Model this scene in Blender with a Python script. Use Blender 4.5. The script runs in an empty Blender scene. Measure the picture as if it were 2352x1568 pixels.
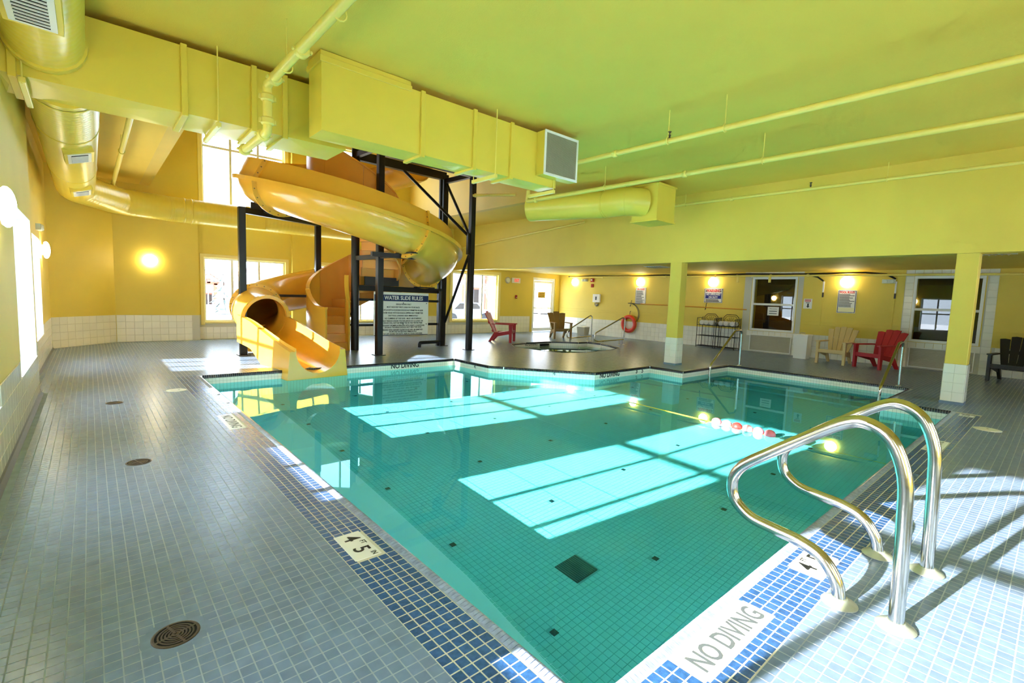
import bpy, math, random
import numpy as np
from mathutils import Vector, Matrix
from mathutils.geometry import tessellate_polygon
random.seed(7)
S = bpy.context.scene
COL = S.collection
PI = math.pi

# ---------------------------------------------------------------- camera
CAM = Vector((0, 0, 1.4))
F_PX = 1110.0
AX = Vector((0.7538, -0.0322, 0.6564)); AY = Vector((-0.6561, -0.0918, 0.7491))
def _frame():
    a = np.array([205-1176, 648-784, F_PX]); b = np.array([2452-1176, 729-784, F_PX])
    a /= np.linalg.norm(a); b /= np.linalg.norm(b)
    m = a+b; m /= np.linalg.norm(m); d = b-a; d -= d@m*m; d /= np.linalg.norm(d)
    x = (m+d)/math.sqrt(2); y = (m-d)/math.sqrt(2)
    return np.stack([x, y, np.cross(x, y)])
ROT = _frame()
cd = bpy.data.cameras.new('camera'); cam = bpy.data.objects.new('camera', cd); COL.objects.link(cam)
cd.sensor_fit = 'HORIZONTAL'; cd.sensor_width = 36.0; cd.lens = 36.0*F_PX/2352.0; cd.clip_end = 400; cd.clip_start = .02
M = Matrix.Identity(4)
for i in range(3):
    M[i][0] = ROT[i, 0]; M[i][1] = -ROT[i, 1]; M[i][2] = -ROT[i, 2]; M[i][3] = CAM[i]
cam.matrix_world = M
S.camera = cam
def project(p):
    q = ROT.T @ (np.asarray(p, float) - np.array(CAM))
    return (1176+F_PX*q[0]/q[2], 784+F_PX*q[1]/q[2], q[2])

# ---------------------------------------------------------------- world, sun, exposure
S.view_settings.view_transform = 'Standard'; S.view_settings.look = 'None'
S.view_settings.gamma = 1.0; S.view_settings.use_curve_mapping = False
S.view_settings.exposure = 0.2
S.cycles.use_denoising = True
S.cycles.max_bounces = 8; S.cycles.diffuse_bounces = 4; S.cycles.glossy_bounces = 3
S.cycles.use_light_tree = False
S.cycles.transmission_bounces = 5; S.cycles.transparent_max_bounces = 8
S.cycles.use_adaptive_sampling = True; S.cycles.adaptive_threshold = 0.15; S.cycles.adaptive_min_samples = 20
S.cycles.sample_clamp_indirect = 12.0; S.cycles.sample_clamp_direct = 0.0
S.cycles.caustics_reflective = True; S.cycles.caustics_refractive = True
S.cycles.blur_glossy = 0.3
W = bpy.data.worlds.new('winter_sky'); S.world = W; W.use_nodes = True
bg = W.node_tree.nodes['Background']
bg.inputs['Color'].default_value = (0.74, 0.87, 1.0, 1); bg.inputs['Strength'].default_value = 8.0
SUN_T = 0.30
sd = bpy.data.lights.new('sun', 'SUN'); sun = bpy.data.objects.new('sun', sd); COL.objects.link(sun)
sd.energy = 33.0; sd.angle = math.radians(0.6); sd.color = (1.0, 0.95, 0.86)
sun.rotation_euler = Vector((0.984, -0.177, -SUN_T)).to_track_quat('-Z', 'Y').to_euler()
sun.location = (-30, 8, 12)
sd.cycles.is_caustics_light = True

# ---------------------------------------------------------------- materials
MATS = {}
def lin(c):
    return tuple(((v/255)/12.92 if v/255 <= .04045 else ((v/255+.055)/1.055)**2.4) for v in c)
def nn(t, kind, **kw):
    n = t.nodes.new(kind)
    for k, v in kw.items(): setattr(n, k, v)
    return n
def mat(name, rgb, rough=.5, metal=0., var=0., vscale=6., bump=0., bscale=60., spec=.5, coat=0., emit=0., island=0., trans=0.):
    m = bpy.data.materials.new(name); m.use_nodes = True; t = m.node_tree
    b = t.nodes['Principled BSDF']; L = t.links.new
    c = lin(rgb)+(1,)
    b.inputs['Base Color'].default_value = c
    b.inputs['Roughness'].default_value = rough; b.inputs['Metallic'].default_value = metal
    b.inputs['Specular IOR Level'].default_value = spec
    if coat: b.inputs['Coat Weight'].default_value = coat; b.inputs['Coat Roughness'].default_value = .08
    if var or bump or island:
        tc = nn(t, 'ShaderNodeNewGeometry')
    if var or island:
        hs = nn(t, 'ShaderNodeHueSaturation'); hs.inputs['Color'].default_value = c
        if var:
            nz = nn(t, 'ShaderNodeTexNoise'); nz.inputs['Scale'].default_value = vscale; nz.inputs['Detail'].default_value = 5
            L(tc.outputs['Position'], nz.inputs['Vector'])
            mr = nn(t, 'ShaderNodeMapRange'); mr.inputs['From Min'].default_value = .3; mr.inputs['From Max'].default_value = .7
            mr.inputs['To Min'].default_value = 1-var; mr.inputs['To Max'].default_value = 1+var
            L(nz.outputs['Fac'], mr.inputs['Value']); out = mr.outputs[0]
        if island:
            g = nn(t, 'ShaderNodeNewGeometry'); oi = nn(t, 'ShaderNodeObjectInfo')
            ad = nn(t, 'ShaderNodeMath', operation='ADD'); L(g.outputs['Random Per Island'], ad.inputs[0]); L(oi.outputs['Random'], ad.inputs[1])
            fr = nn(t, 'ShaderNodeMath', operation='FRACT'); L(ad.outputs[0], fr.inputs[0])
            mi = nn(t, 'ShaderNodeMapRange'); mi.inputs['To Min'].default_value = 1-island; mi.inputs['To Max'].default_value = 1+island
            L(fr.outputs[0], mi.inputs['Value'])
            if var:
                mm = nn(t, 'ShaderNodeMath', operation='MULTIPLY'); L(out, mm.inputs[0]); L(mi.outputs[0], mm.inputs[1]); out = mm.outputs[0]
            else: out = mi.outputs[0]
        L(out, hs.inputs['Value']); L(hs.outputs['Color'], b.inputs['Base Color'])
    if bump:
        n2 = nn(t, 'ShaderNodeTexNoise'); n2.inputs['Scale'].default_value = bscale; n2.inputs['Detail'].default_value = 3
        L(tc.outputs['Position'], n2.inputs['Vector'])
        bp = nn(t, 'ShaderNodeBump'); bp.inputs['Strength'].default_value = bump; bp.inputs['Distance'].default_value = .01
        L(n2.outputs['Fac'], bp.inputs['Height']); L(bp.outputs['Normal'], b.inputs['Normal'])
    if emit:
        b.inputs['Emission Color'].default_value = c; b.inputs['Emission Strength'].default_value = emit
    MATS[name] = m
    return m
def grid_mat(name, tile, grout, pu, pv, plane, org=(0, 0), mortar=.0022, rough=.35, var=.12, bump=.5, spec=.5):
    """tile grid in the material, for surfaces too far off to pick the tiles apart"""
    m = bpy.data.materials.new(name); m.use_nodes = True; t = m.node_tree; L = t.links.new
    b = t.nodes['Principled BSDF']; b.inputs['Roughness'].default_value = rough; b.inputs['Specular IOR Level'].default_value = spec
    geo = nn(t, 'ShaderNodeNewGeometry'); sep = nn(t, 'ShaderNodeSeparateXYZ'); L(geo.outputs['Position'], sep.inputs[0])
    com = nn(t, 'ShaderNodeCombineXYZ')
    idx = {'x': 0, 'y': 1, 'z': 2}
    for k, (ax, o) in enumerate(zip(plane, org)):
        sb = nn(t, 'ShaderNodeMath', operation='SUBTRACT'); L(sep.outputs[idx[ax]], sb.inputs[0]); sb.inputs[1].default_value = o
        L(sb.outputs[0], com.inputs[k])
    br = nn(t, 'ShaderNodeTexBrick'); br.offset = 0; br.squash = 1
    br.inputs['Scale'].default_value = 1; br.inputs['Mortar Size'].default_value = mortar; br.inputs['Mortar Smooth'].default_value = .1
    br.inputs['Brick Width'].default_value = pu; br.inputs['Row Height'].default_value = pv
    a = lin(tile)
    br.inputs['Color1'].default_value = tuple(v*(1-var) for v in a)+(1,); br.inputs['Color2'].default_value = tuple(v*(1+var) for v in a)+(1,)
    br.inputs['Mortar'].default_value = lin(grout)+(1,)
    L(com.outputs[0], br.inputs['Vector']); L(br.outputs['Color'], b.inputs['Base Color'])
    bp = nn(t, 'ShaderNodeBump'); bp.invert = True; bp.inputs['Strength'].default_value = bump; bp.inputs['Distance'].default_value = .003
    L(br.outputs['Fac'], bp.inputs['Height']); L(bp.outputs['Normal'], b.inputs['Normal'])
    MATS[name] = m
    return m
def glass_mat(name, tint=(1, 1, 1), ior=1.45, refl=1.0):
    m = bpy.data.materials.new(name); m.use_nodes = True; t = m.node_tree; L = t.links.new
    t.nodes.remove(t.nodes['Principled BSDF']); o = t.nodes['Material Output']
    tr = nn(t, 'ShaderNodeBsdfTransparent'); tr.inputs[0].default_value = tint+(1,)
    gl = nn(t, 'ShaderNodeBsdfGlossy'); gl.inputs['Roughness'].default_value = .0
    fr = nn(t, 'ShaderNodeFresnel'); fr.inputs['IOR'].default_value = ior
    mu = nn(t, 'ShaderNodeMath', operation='MULTIPLY'); mu.inputs[1].default_value = refl; mu.use_clamp = True
    mx = nn(t, 'ShaderNodeMixShader'); L(fr.outputs[0], mu.inputs[0]); L(mu.outputs[0], mx.inputs[0]); L(tr.outputs[0], mx.inputs[1]); L(gl.outputs[0], mx.inputs[2])
    L(mx.outputs[0], o.inputs['Surface']); MATS[name] = m
    return m

mat('wall_paint', (230, 206, 84), .55, var=.03, vscale=1.5, bump=.12, bscale=120)
mat('tower_paint', (226, 196, 88), .55, var=.03, vscale=1.5, bump=.12, bscale=120)
mat('ceiling_paint', (238, 206, 84), .7, var=.03, vscale=1.2, bump=.25, bscale=150)
mat('duct_paint', (232, 210, 82), .32, var=.02, vscale=3)
mat('pipe_paint', (240, 222, 112), .35)
mat('white_paint', (242, 242, 238), .45)
mat('frame_white', (240, 242, 240), .35)
mat('trim_cream', (240, 226, 150), .45)
mat('wall_tile', (240, 240, 230), .12, var=.02, vscale=4, island=.03)
mat('grout_white', (205, 205, 190), .8)
mat('deck_tile', (114, 136, 166), .27, var=.12, vscale=14, island=.08)
mat('cove_grey', (92, 98, 100), .6)
mat('band_tile', (50, 92, 148), .22, var=.30, vscale=45, island=.14, bump=.1, bscale=200)
mat('nosing_tile', (146, 162, 194), .16, var=.2, vscale=40, island=.12)
mat('nosing_dark', (34, 40, 52), .2, island=.2)
mat('grout', (148, 164, 178), .8, var=.15, vscale=9)
grid_mat('pool_grid_y', (250, 248, 236), (196, 196, 178), .0513, .0480, 'xz', (1.27, 0), .002, .15, .02)
grid_mat('pool_grid_x', (250, 248, 236), (196, 196, 178), .0513, .0480, 'yz', (.97, 0), .002, .15, .02)
grid_mat('pool_floor_grid', (152, 206, 208), (124, 174, 178), .0513, .0513, 'xy', (1.27, .97), .0016, .4, .02)
mat('pool_tile', (152, 206, 208), .35, island=.02)
mat('pool_grout', (122, 172, 176), .8)
mat('marker_tile', (22, 38, 46), .35)
mat('drain_grey', (70, 92, 92), .5)
mat('slide_yellow', (246, 188, 66), .24, var=.03, vscale=2.5, coat=.3)
mat('slide_orange', (236, 168, 72), .35, var=.03, vscale=2)
mat('bolt_steel', (120, 96, 40), .4, .4)
mat('black_steel', (20, 20, 21), .35, .2)
mat('black_plastic', (24, 24, 25), .4)
mat('steel', (200, 198, 190), .16, 1.0, bump=.03, bscale=30)
mat('steel_flange', (186, 194, 182), .3, .55, var=.12, vscale=20)
mat('bronze', (84, 74, 66), .45, .5, var=.2, vscale=40)
mat('hole_black', (6, 6, 6), .9)
mat('lid_cream', (226, 224, 206), .5)
mat('plate_white', (238, 240, 238), .3)
mat('ink', (28, 32, 34), .5)
mat('ink_grey', (92, 100, 104), .5)
mat('ink_red', (205, 40, 34), .5)
mat('ink_navy', (24, 44, 96), .45)
mat('ink_blue', (22, 34, 140), .45)
mat('sign_white', (244, 245, 242), .35)
mat('sign_cream', (240, 236, 190), .4)
mat('sign_yellow', (222, 182, 40), .45)
mat('red_plastic', (172, 22, 34), .5, var=.04, vscale=5)
mat('tan_plastic', (214, 190, 132), .42, var=.04, vscale=5)
mat('brown_plastic', (148, 116, 66), .45, var=.04, vscale=5)
mat('dark_plastic', (38, 36, 34), .42)
mat('ring_red', (226, 62, 44), .4)
mat('bin_grey', (178, 176, 160), .45)
mat('basket_white', (240, 242, 240), .35)
mat('towel', (240, 238, 232), .95, bump=.6, bscale=240)
mat('wrought_iron', (26, 24, 23), .45, .3)
mat('float_pink', (222, 120, 138), .35)
mat('float_white', (226, 180, 188), .35)
mat('float_red', (206, 52, 48), .35)
mat('rope_yellow', (232, 206, 40), .6)
mat('pole_orange', (214, 150, 40), .4)
mat('wire_dark', (46, 44, 34), .5)
mat('grille_grey', (190, 186, 166), .4, .2)
mat('mesh_grey', (98, 106, 92), .5, .3, var=.25, vscale=160)
mat('lamp_glass', (255, 240, 205), .3, emit=30.0)
mat('lamp_base', (236, 232, 220), .4)
mat('alarm_red', (170, 30, 30), .4)
mat('exit_red', (214, 60, 50), .4, emit=1.2)
mat('clear_plastic', (216, 222, 206), .2)
mat('room_brown', (74, 56, 40), .8)
mat('room_dark', (40, 34, 28), .7)
mat('snow', (240, 244, 250), .8, bump=.3, bscale=2)
mat('asphalt_snow', (206, 212, 220), .8)
mat('timber_red', (170, 84, 60), .7)
mat('stone_grey', (160, 156, 160), .85, var=.3, vscale=4)
mat('stucco', (214, 214, 214), .8)
mat('roof_snow', (176, 188, 214), .8)
mat('bark', (120, 100, 96), .9)
mat('needle', (176, 192, 192), .9, var=.3, vscale=3)
mat('car_blue', (120, 132, 150), .3)
mat('tyre', (30, 30, 32), .7)
mat('winter_twig', (176, 130, 128), .9)
glass_mat('pane_glass', (.96, .98, 1.0), 1.45, 1.0)
glass_mat('mirror_pane', (.72, .76, .78), 1.45, 2.6)
# pool water: real refraction, tinted
def water_mat(name, tint, bump):
    m = bpy.data.materials.new(name); m.use_nodes = True; t = m.node_tree; L = t.links.new
    t.nodes.remove(t.nodes['Principled BSDF']); o = t.nodes['Material Output']
    g = nn(t, 'ShaderNodeBsdfGlass'); g.inputs['Color'].default_value = tint+(1,); g.inputs['Roughness'].default_value = 0; g.inputs['IOR'].default_value = 1.333
    L(g.outputs[0], o.inputs['Surface']); MATS[name] = m
water_mat('pool_water', (.48, .89, .93), 0)
water_mat('spa_water', (.86, .95, .90), 0)

# ---------------------------------------------------------------- mesh helpers
class MB:
    def __init__(s): s.v = []; s.f = []
    def add(s, vs, fs):
        o = len(s.v); s.v += [tuple(v) for v in vs]; s.f += [tuple(i+o for i in f) for f in fs]; return s
    def box(s, x0, x1, y0, y1, z0, z1):
        return s.add([(x0, y0, z0), (x1, y0, z0), (x1, y1, z0), (x0, y1, z0), (x0, y0, z1), (x1, y0, z1), (x1, y1, z1), (x0, y1, z1)],
                     [(0, 3, 2, 1), (4, 5, 6, 7), (0, 1, 5, 4), (1, 2, 6, 5), (2, 3, 7, 6), (3, 0, 4, 7)])
    def bbox(s, x0, x1, y0, y1, z0, z1, b=.006):
        """box with chamfered edges"""
        X = (x0, x0+b, x1-b, x1); Y = (y0, y0+b, y1-b, y1); Z = (z0, z0+b, z1-b, z1)
        vs = []; key = {}
        def V(i, j, k):
            if (i, j, k) not in key: key[(i, j, k)] = len(vs); vs.append((X[i], Y[j], Z[k]))
            return key[(i, j, k)]
        fs = []
        for k, up in ((0, 0), (3, 1)):
            q = [V(1, 1, k), V(2, 1, k), V(2, 2, k), V(1, 2, k)]; fs.append(tuple(q if up else q[::-1]))
        for j, up in ((0, 1), (3, 0)):
            q = [V(1, j, 1), V(2, j, 1), V(2, j, 2), V(1, j, 2)]; fs.append(tuple(q if up else q[::-1]))
        for i, up in ((0, 0), (3, 1)):
            q = [V(i, 1, 1), V(i, 2, 1), V(i, 2, 2), V(i, 1, 2)]; fs.append(tuple(q if up else q[::-1]))
        for j in (1, 2):
            for k in (1, 2):
                jj = 0 if j == 1 else 3; kk = 0 if k == 1 else 3
                fs.append((V(1, jj, k), V(2, jj, k), V(2, j, kk), V(1, j, kk)))
        for i in (1, 2):
            for k in (1, 2):
                ii = 0 if i == 1 else 3; kk = 0 if k == 1 else 3
                fs.append((V(ii, 1, k), V(ii, 2, k), V(i, 2, kk), V(i, 1, kk)))
            for j in (1, 2):
                ii = 0 if i == 1 else 3; jj = 0 if j == 1 else 3
                fs.append((V(ii, j, 1), V(ii, j, 2), V(i, jj, 2), V(i, jj, 1)))
                for k in (1, 2):
                    kk = 0 if k == 1 else 3
                    fs.append((V(ii, j, k), V(i, jj, k), V(i, j, kk)))
        return s.add(vs, fs)
    def bar(s, p0, p1, w, h=None, up=(0, 0, 1)):
        h = h or w; p0 = Vector(p0); p1 = Vector(p1); d = (p1-p0).normalized(); u = Vector(up)
        if abs(d.dot(u)) > .98: u = Vector((1, 0, 0))
        r = d.cross(u).normalized(); u = r.cross(d).normalized()
        vs = [p+r*a*w/2+u*b*h/2 for p in (p0, p1) for a, b in ((-1, -1), (1, -1), (1, 1), (-1, 1))]
        return s.add(vs, [(0, 3, 2, 1), (4, 5, 6, 7), (0, 1, 5, 4), (1, 2, 6, 5), (2, 3, 7, 6), (3, 0, 4, 7)])
    def tube(s, pts, r, n=10, closed=False, caps=True, up=None):
        pts = [Vector(p) for p in pts]; N = len(pts); rs = r if isinstance(r, (list, tuple)) else [r]*N
        T = []
        for i in range(N):
            a = pts[(i-1) % N] if (closed or i) else pts[i]; b = pts[(i+1) % N] if (closed or i < N-1) else pts[i]
            T.append((b-a).normalized())
        u = Vector(up) if up else (Vector((0, 0, 1)) if abs(T[0].z) < .9 else Vector((1, 0, 0)))
        u = (u-T[0]*u.dot(T[0])).normalized(); o = len(s.v)
        for i in range(N):
            u = (u-T[i]*u.dot(T[i])).normalized(); w = T[i].cross(u)
            for k in range(n):
                a = 2*PI*k/n; s.v.append(tuple(pts[i]+(u*math.cos(a)+w*math.sin(a))*rs[i]))
        for i in range(N if closed else N-1):
            j = (i+1) % N
            for k in range(n):
                k2 = (k+1) % n; s.f.append((o+i*n+k, o+i*n+k2, o+j*n+k2, o+j*n+k))
        if caps and not closed:
            s.f.append(tuple(o+k for k in range(n))[::-1]); s.f.append(tuple(o+(N-1)*n+k for k in range(n)))
        return s
    def cyl(s, p0, p1, r, n=14): return s.tube([p0, p1], r, n)
    def lathe(s, prof, c=(0, 0, 0), axis='z', n=24, cap=True):
        o = len(s.v)
        for (r, h) in prof:
            for k in range(n):
                a = 2*PI*k/n; x, y, z = r*math.cos(a), r*math.sin(a), h
                if axis == 'x': x, y, z = h, x, y
                elif axis == 'y': x, y, z = y, h, x
                s.v.append((c[0]+x, c[1]+y, c[2]+z))
        m = len(prof)
        for i in range(m-1):
            for k in range(n):
                k2 = (k+1) % n; s.f.append((o+i*n+k, o+i*n+k2, o+(i+1)*n+k2, o+(i+1)*n+k))
        if cap:
            s.f.append(tuple(o+k for k in range(n))[::-1]); s.f.append(tuple(o+(m-1)*n+k for k in range(n)))
        return s
    def prism(s, poly, z0, z1, fn=None):
        """extrude a 2D polygon; fn maps (a,b,c) to space"""
        fn = fn or (lambda a, b, c: (a, b, c)); n = len(poly)
        vs = [fn(a, b, z0) for a, b in poly]+[fn(a, b, z1) for a, b in poly]
        fs = [tuple(range(n))[::-1], tuple(range(n, 2*n))]+[(i, (i+1) % n, n+(i+1) % n, n+i) for i in range(n)]
        return s.add(vs, fs)
    def strip(s, rings, closed=False, flip=False):
        """loft rings of equal length"""
        o = len(s.v); n = len(rings[0])
        for r in rings: s.v += [tuple(p) for p in r]
        for i in range(len(rings)-1):
            for k in range(n if closed else n-1):
                k2 = (k+1) % n; q = (o+i*n+k, o+i*n+k2, o+(i+1)*n+k2, o+(i+1)*n+k); s.f.append(q[::-1] if flip else q)
        return s
    def build(s, name, m, parent=None, smooth=False, world=True, recalc=True):
        off = Vector((0, 0, 0))
        if parent is not None and world:
            p = parent
            while p is not None: off += p.location; p = p.parent
        me = bpy.data.meshes.new(name)
        if parent is None and world:
            a = np.array(s.v); off = Vector(((a[:, 0].min()+a[:, 0].max())/2, (a[:, 1].min()+a[:, 1].max())/2, a[:, 2].min()))
        me.from_pydata([tuple(Vector(v)-off) for v in s.v], [], s.f)
        me.materials.append(MATS[m])
        if recalc:
            import bmesh
            bm = bmesh.new(); bm.from_mesh(me); bmesh.ops.recalc_face_normals(bm, faces=bm.faces); bm.to_mesh(me); bm.free()
        if smooth:
            me.polygons.foreach_set('use_smooth', [True]*len(me.polygons))
            me.set_sharp_from_angle(angle=math.radians(42))
        o = bpy.data.objects.new(name, me); COL.objects.link(o)
        if parent is not None: o.parent = parent
        elif world: o.location = off
        return o
def tag(o, label=None, cat=None, group=None, kind=None):
    if label: o['label'] = label
    if cat: o['category'] = cat
    if group: o['group'] = group
    if kind: o['kind'] = kind
    return o
def thing(name, loc, label=None, cat=None, group=None, kind=None, rz=0):
    o = bpy.data.objects.new(name, None); COL.objects.link(o); o.location = loc; o.rotation_euler = (0, 0, rz); o.empty_display_size = .1
    return tag(o, label, cat, group, kind)
def off_of(p):
    v = Vector((0, 0, 0))
    while p is not None: v += p.location; p = p.parent
    return v
def text(name, body, size, loc, ux, uy, m, parent, align='CENTER', sx=1.0, extrude=.0012, bold=0., kind=None, line=1.0):
    c = bpy.data.curves.new(name, 'FONT'); c.body = body; c.size = size; c.align_x = align; c.align_y = 'CENTER'; c.extrude = extrude
    c.offset = bold; c.resolution_u = 3; c.space_line = line
    c.materials.append(MATS[m]); tmp = bpy.data.objects.new('tmp', c); me = bpy.data.meshes.new_from_object(tmp); bpy.data.objects.remove(tmp); bpy.data.curves.remove(c)
    o = bpy.data.objects.new(name, me); COL.objects.link(o)
    ux = Vector(ux).normalized(); uy = Vector(uy).normalized(); uz = ux.cross(uy)
    mw = Matrix.Identity(4)
    for i in range(3): mw[i][0] = ux[i]*sx; mw[i][1] = uy[i]; mw[i][2] = uz[i]
    l = Vector(loc)-(off_of(parent) if parent else Vector((0, 0, 0)))
    for i in range(3): mw[i][3] = l[i]
    o.parent = parent; o.matrix_local = mw
    if kind: o['kind'] = kind
    return o
def rounded(pts, r, n=6):
    """polyline with rounded corners (r scalar or per corner)"""
    P = [Vector(p) for p in pts]; out = [P[0]]
    for i in range(1, len(P)-1):
        ri = r[i-1] if isinstance(r, (list, tuple)) else r
        a = (P[i-1]-P[i]); b = (P[i+1]-P[i]); la, lb = a.length, b.length; a.normalize(); b.normalize()
        ang = a.angle(b)
        if ang > PI-.02: out.append(P[i]); continue
        d = min(ri/math.tan(ang/2), la*.49, lb*.49)
        p0 = P[i]+a*d; p1 = P[i]+b*d
        for k in range(n+1):
            t = k/n; out.append(p0*(1-t)**2+P[i]*2*t*(1-t)+p1*t*t)
    out.append(P[-1]); return out

# ---------------------------------------------------------------- tile fields
def tiles(parent, name, cen, U, V, su, sv, m, gap=.0035, dep=.004, bev=.0014, n_ind=300, receiver=False):
    """the tiles that show largest are parts, the rest one stuff part"""
    if not len(cen): return
    cen = np.asarray(cen, float); U = np.array(U, float); V = np.array(V, float); Nn = np.cross(U, V)
    def tv(a, b, t):
        hu, hv = (su-gap)/2, (sv-gap)/2
        base = [(-hu, -hv, -dep), (hu, -hv, -dep), (hu, hv, -dep), (-hu, hv, -dep), (-hu+bev, -hv+bev, 0), (hu-bev, -hv+bev, 0), (hu-bev, hv-bev, 0), (-hu+bev, hv-bev, 0)]
        return np.array([U*x+V*y+Nn*z for x, y, z in base])
    tvv = tv(0, 0, 0); tf = [(4, 5, 6, 7), (0, 1, 5, 4), (1, 2, 6, 5), (2, 3, 7, 6), (3, 0, 4, 7)]
    q = (cen-np.array(CAM))@ROT
    px = 1176+F_PX*q[:, 0]/np.maximum(q[:, 2], .01); py = 784+F_PX*q[:, 1]/np.maximum(q[:, 2], .01)
    inside = (q[:, 2] > .05) & (px > 0) & (px < 2352) & (py > 0) & (py < 1568)
    d = np.linalg.norm(cen-np.array(CAM), axis=1)
    score = np.where(inside, d, d+1e4); order = np.argsort(score)
    ind = [i for i in order[:n_ind] if inside[i]]
    me = bpy.data.meshes.new(name); me.from_pydata([tuple(v) for v in tvv], [], tf); me.materials.append(MATS[m])
    off = np.array(off_of(parent)) if parent is not None else np.zeros(3)
    for i in ind:
        o = bpy.data.objects.new(name, me); COL.objects.link(o); o.parent = parent; o.location = cen[i]-off
        if receiver: o.cycles.is_caustics_receiver = True
    rest = np.setdiff1d(np.arange(len(cen)), np.array(ind, int))
    if len(rest):
        c = cen[rest]-off; n = len(c)
        vv = (c[:, None, :]+tvv[None]).reshape(-1, 3)
        ff = (np.array(tf)[None]+(np.arange(n)*8)[:, None, None]).reshape(-1)
        me = bpy.data.meshes.new(name+'_field'); me.vertices.add(n*8); me.vertices.foreach_set('co', vv.ravel())
        me.loops.add(n*20); me.loops.foreach_set('vertex_index', ff.astype(np.int32))
        me.polygons.add(n*5); me.polygons.foreach_set('loop_start', (np.arange(n*5)*4).astype(np.int32))
        me.polygons.foreach_set('loop_total', np.full(n*5, 4, np.int32)); me.materials.append(MATS[m]); me.update(calc_edges=True); me.validate(); me.shade_flat()
        o = bpy.data.objects.new(name+'_field', me); COL.objects.link(o); o.parent = parent; o['kind'] = 'stuff'
        if receiver: o.cycles.is_caustics_receiver = True
def grid_pts(u0, u1, v0, v1, su, sv, fn, skip=None, from_u1=False, from_v1=False):
    out = []; nu = int((u1-u0)/su+.02); nv = int((v1-v0)/sv+.02)
    for i in range(nu):
        u = (u1-(i+.5)*su) if from_u1 else u0+(i+.5)*su
        for j in range(nv):
            v = v1-(j+.5)*sv if from_v1 else v0+(j+.5)*sv
            if skip and skip(u, v): continue
            out.append(fn(u, v))
    return out
def cut_wall(mb, u0, u1, z0, z1, holes, t0, t1, fn):
    """rectangle minus rectangular holes as slabs; fn(u, t, z) -> point"""
    us = sorted({u0, u1}|{h for q in holes for h in q[:2] if u0 < h < u1}); zs = sorted({z0, z1}|{h for q in holes for h in q[2:] if z0 < h < z1})
    for a, b in zip(us, us[1:]):
        run = None
        for c, d in list(zip(zs, zs[1:]))+[(None, None)]:
            solid = c is not None and not any(h[0] < (a+b)/2 < h[1] and h[2] < (c+d)/2 < h[3] for h in holes)
            if solid: run = (run[0] if run else c, d)
            elif run:
                P = [fn(x, t, z) for z in run for t in (t0, t1) for x in (a, b)]
                mb.add([P[0], P[1], P[3], P[2], P[4], P[5], P[7], P[6]], [(0, 3, 2, 1), (4, 5, 6, 7), (0, 1, 5, 4), (1, 2, 6, 5), (2, 3, 7, 6), (3, 0, 4, 7)]); run = None
    return mb

# ================================================================ the setting
XL, XL2, XR, YB, YBR, YN, HC, HR = -.506, -.62, 15.55, 15.03, 14.75, -3.0, 3.77, 2.45
TX0, TX1, TY0, TZ = 1.17, 8.23, 8.0, 7.6
POOL = [(1.272, .97), (9.25, .97), (9.25, 1.79), (11.25, 1.79), (11.25, 5.125), (9.22, 5.125), (9.22, 5.92), (7.35, 5.92), (6.22, 7.35), (6.05, 7.6), (6.03, 8.825), (1.272, 8.825)]
SPA = [(9.2, 9.2), (9.4, 8.62), (10.1, 8.46), (11.3, 8.58), (12.0, 8.8), (12.32, 9.4), (12.55, 9.95), (12.55, 10.5), (12.15, 10.55), (11.4, 11.1), (10.3, 11.12), (9.55, 10.9), (9.17, 10.3)]
ZW = -.14; ZF = -1.35

# floor slab with the pool and the spa cut out
def slab(name, outer, holes, z, m):
    polys = [[Vector((x, y, 0)) for x, y in p] for p in [outer]+holes]
    tri = tessellate_polygon(polys); vs = [v for p in polys for v in p]
    mb = MB(); mb.add([(v.x, v.y, z) for v in vs], [tuple(t) for t in tri]); return mb
mbf = slab('floor', [(-.95, YN), (XR+.3, YN), (XR+.3, YB+.3), (-.95, YB+.3)], [POOL, SPA], -.0004, 'grout')
floor = mbf.build('floor', 'grout', recalc=False)
me = floor.data
for p in me.polygons:
    if p.normal.z < 0: p.flip()
tag(floor, 'grey mosaic tiled pool deck', kind='structure')
DRAINS = [(.218, 2.242), (.248, 4.709), (.179, 7.254)]
LIDS = [(.835, 7.75, .115), (8.24, .52, .13)]
PLATES = [(1.0, 1.148, 2.317, 2.625), (1.0, 1.148, 5.32, 6.0), (1.694, 2.305, .746, .893), (2.82, 3.13, .72, .878), (6.39, 7.0, .72, .868), (8.99, 9.02+.14, .72, .868)]
def on_item(x, y):
    if any((x-a)**2+(y-b)**2 < .088**2 for a, b in DRAINS): return True
    return any((x-a)**2+(y-b)**2 < (r+.005)**2 for a, b, r in LIDS)
def on_plate(x, y): return any(a < x < b and c < y < d for a, b, c, d in PLATES)
TP = .0535; BP = .0513
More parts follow.
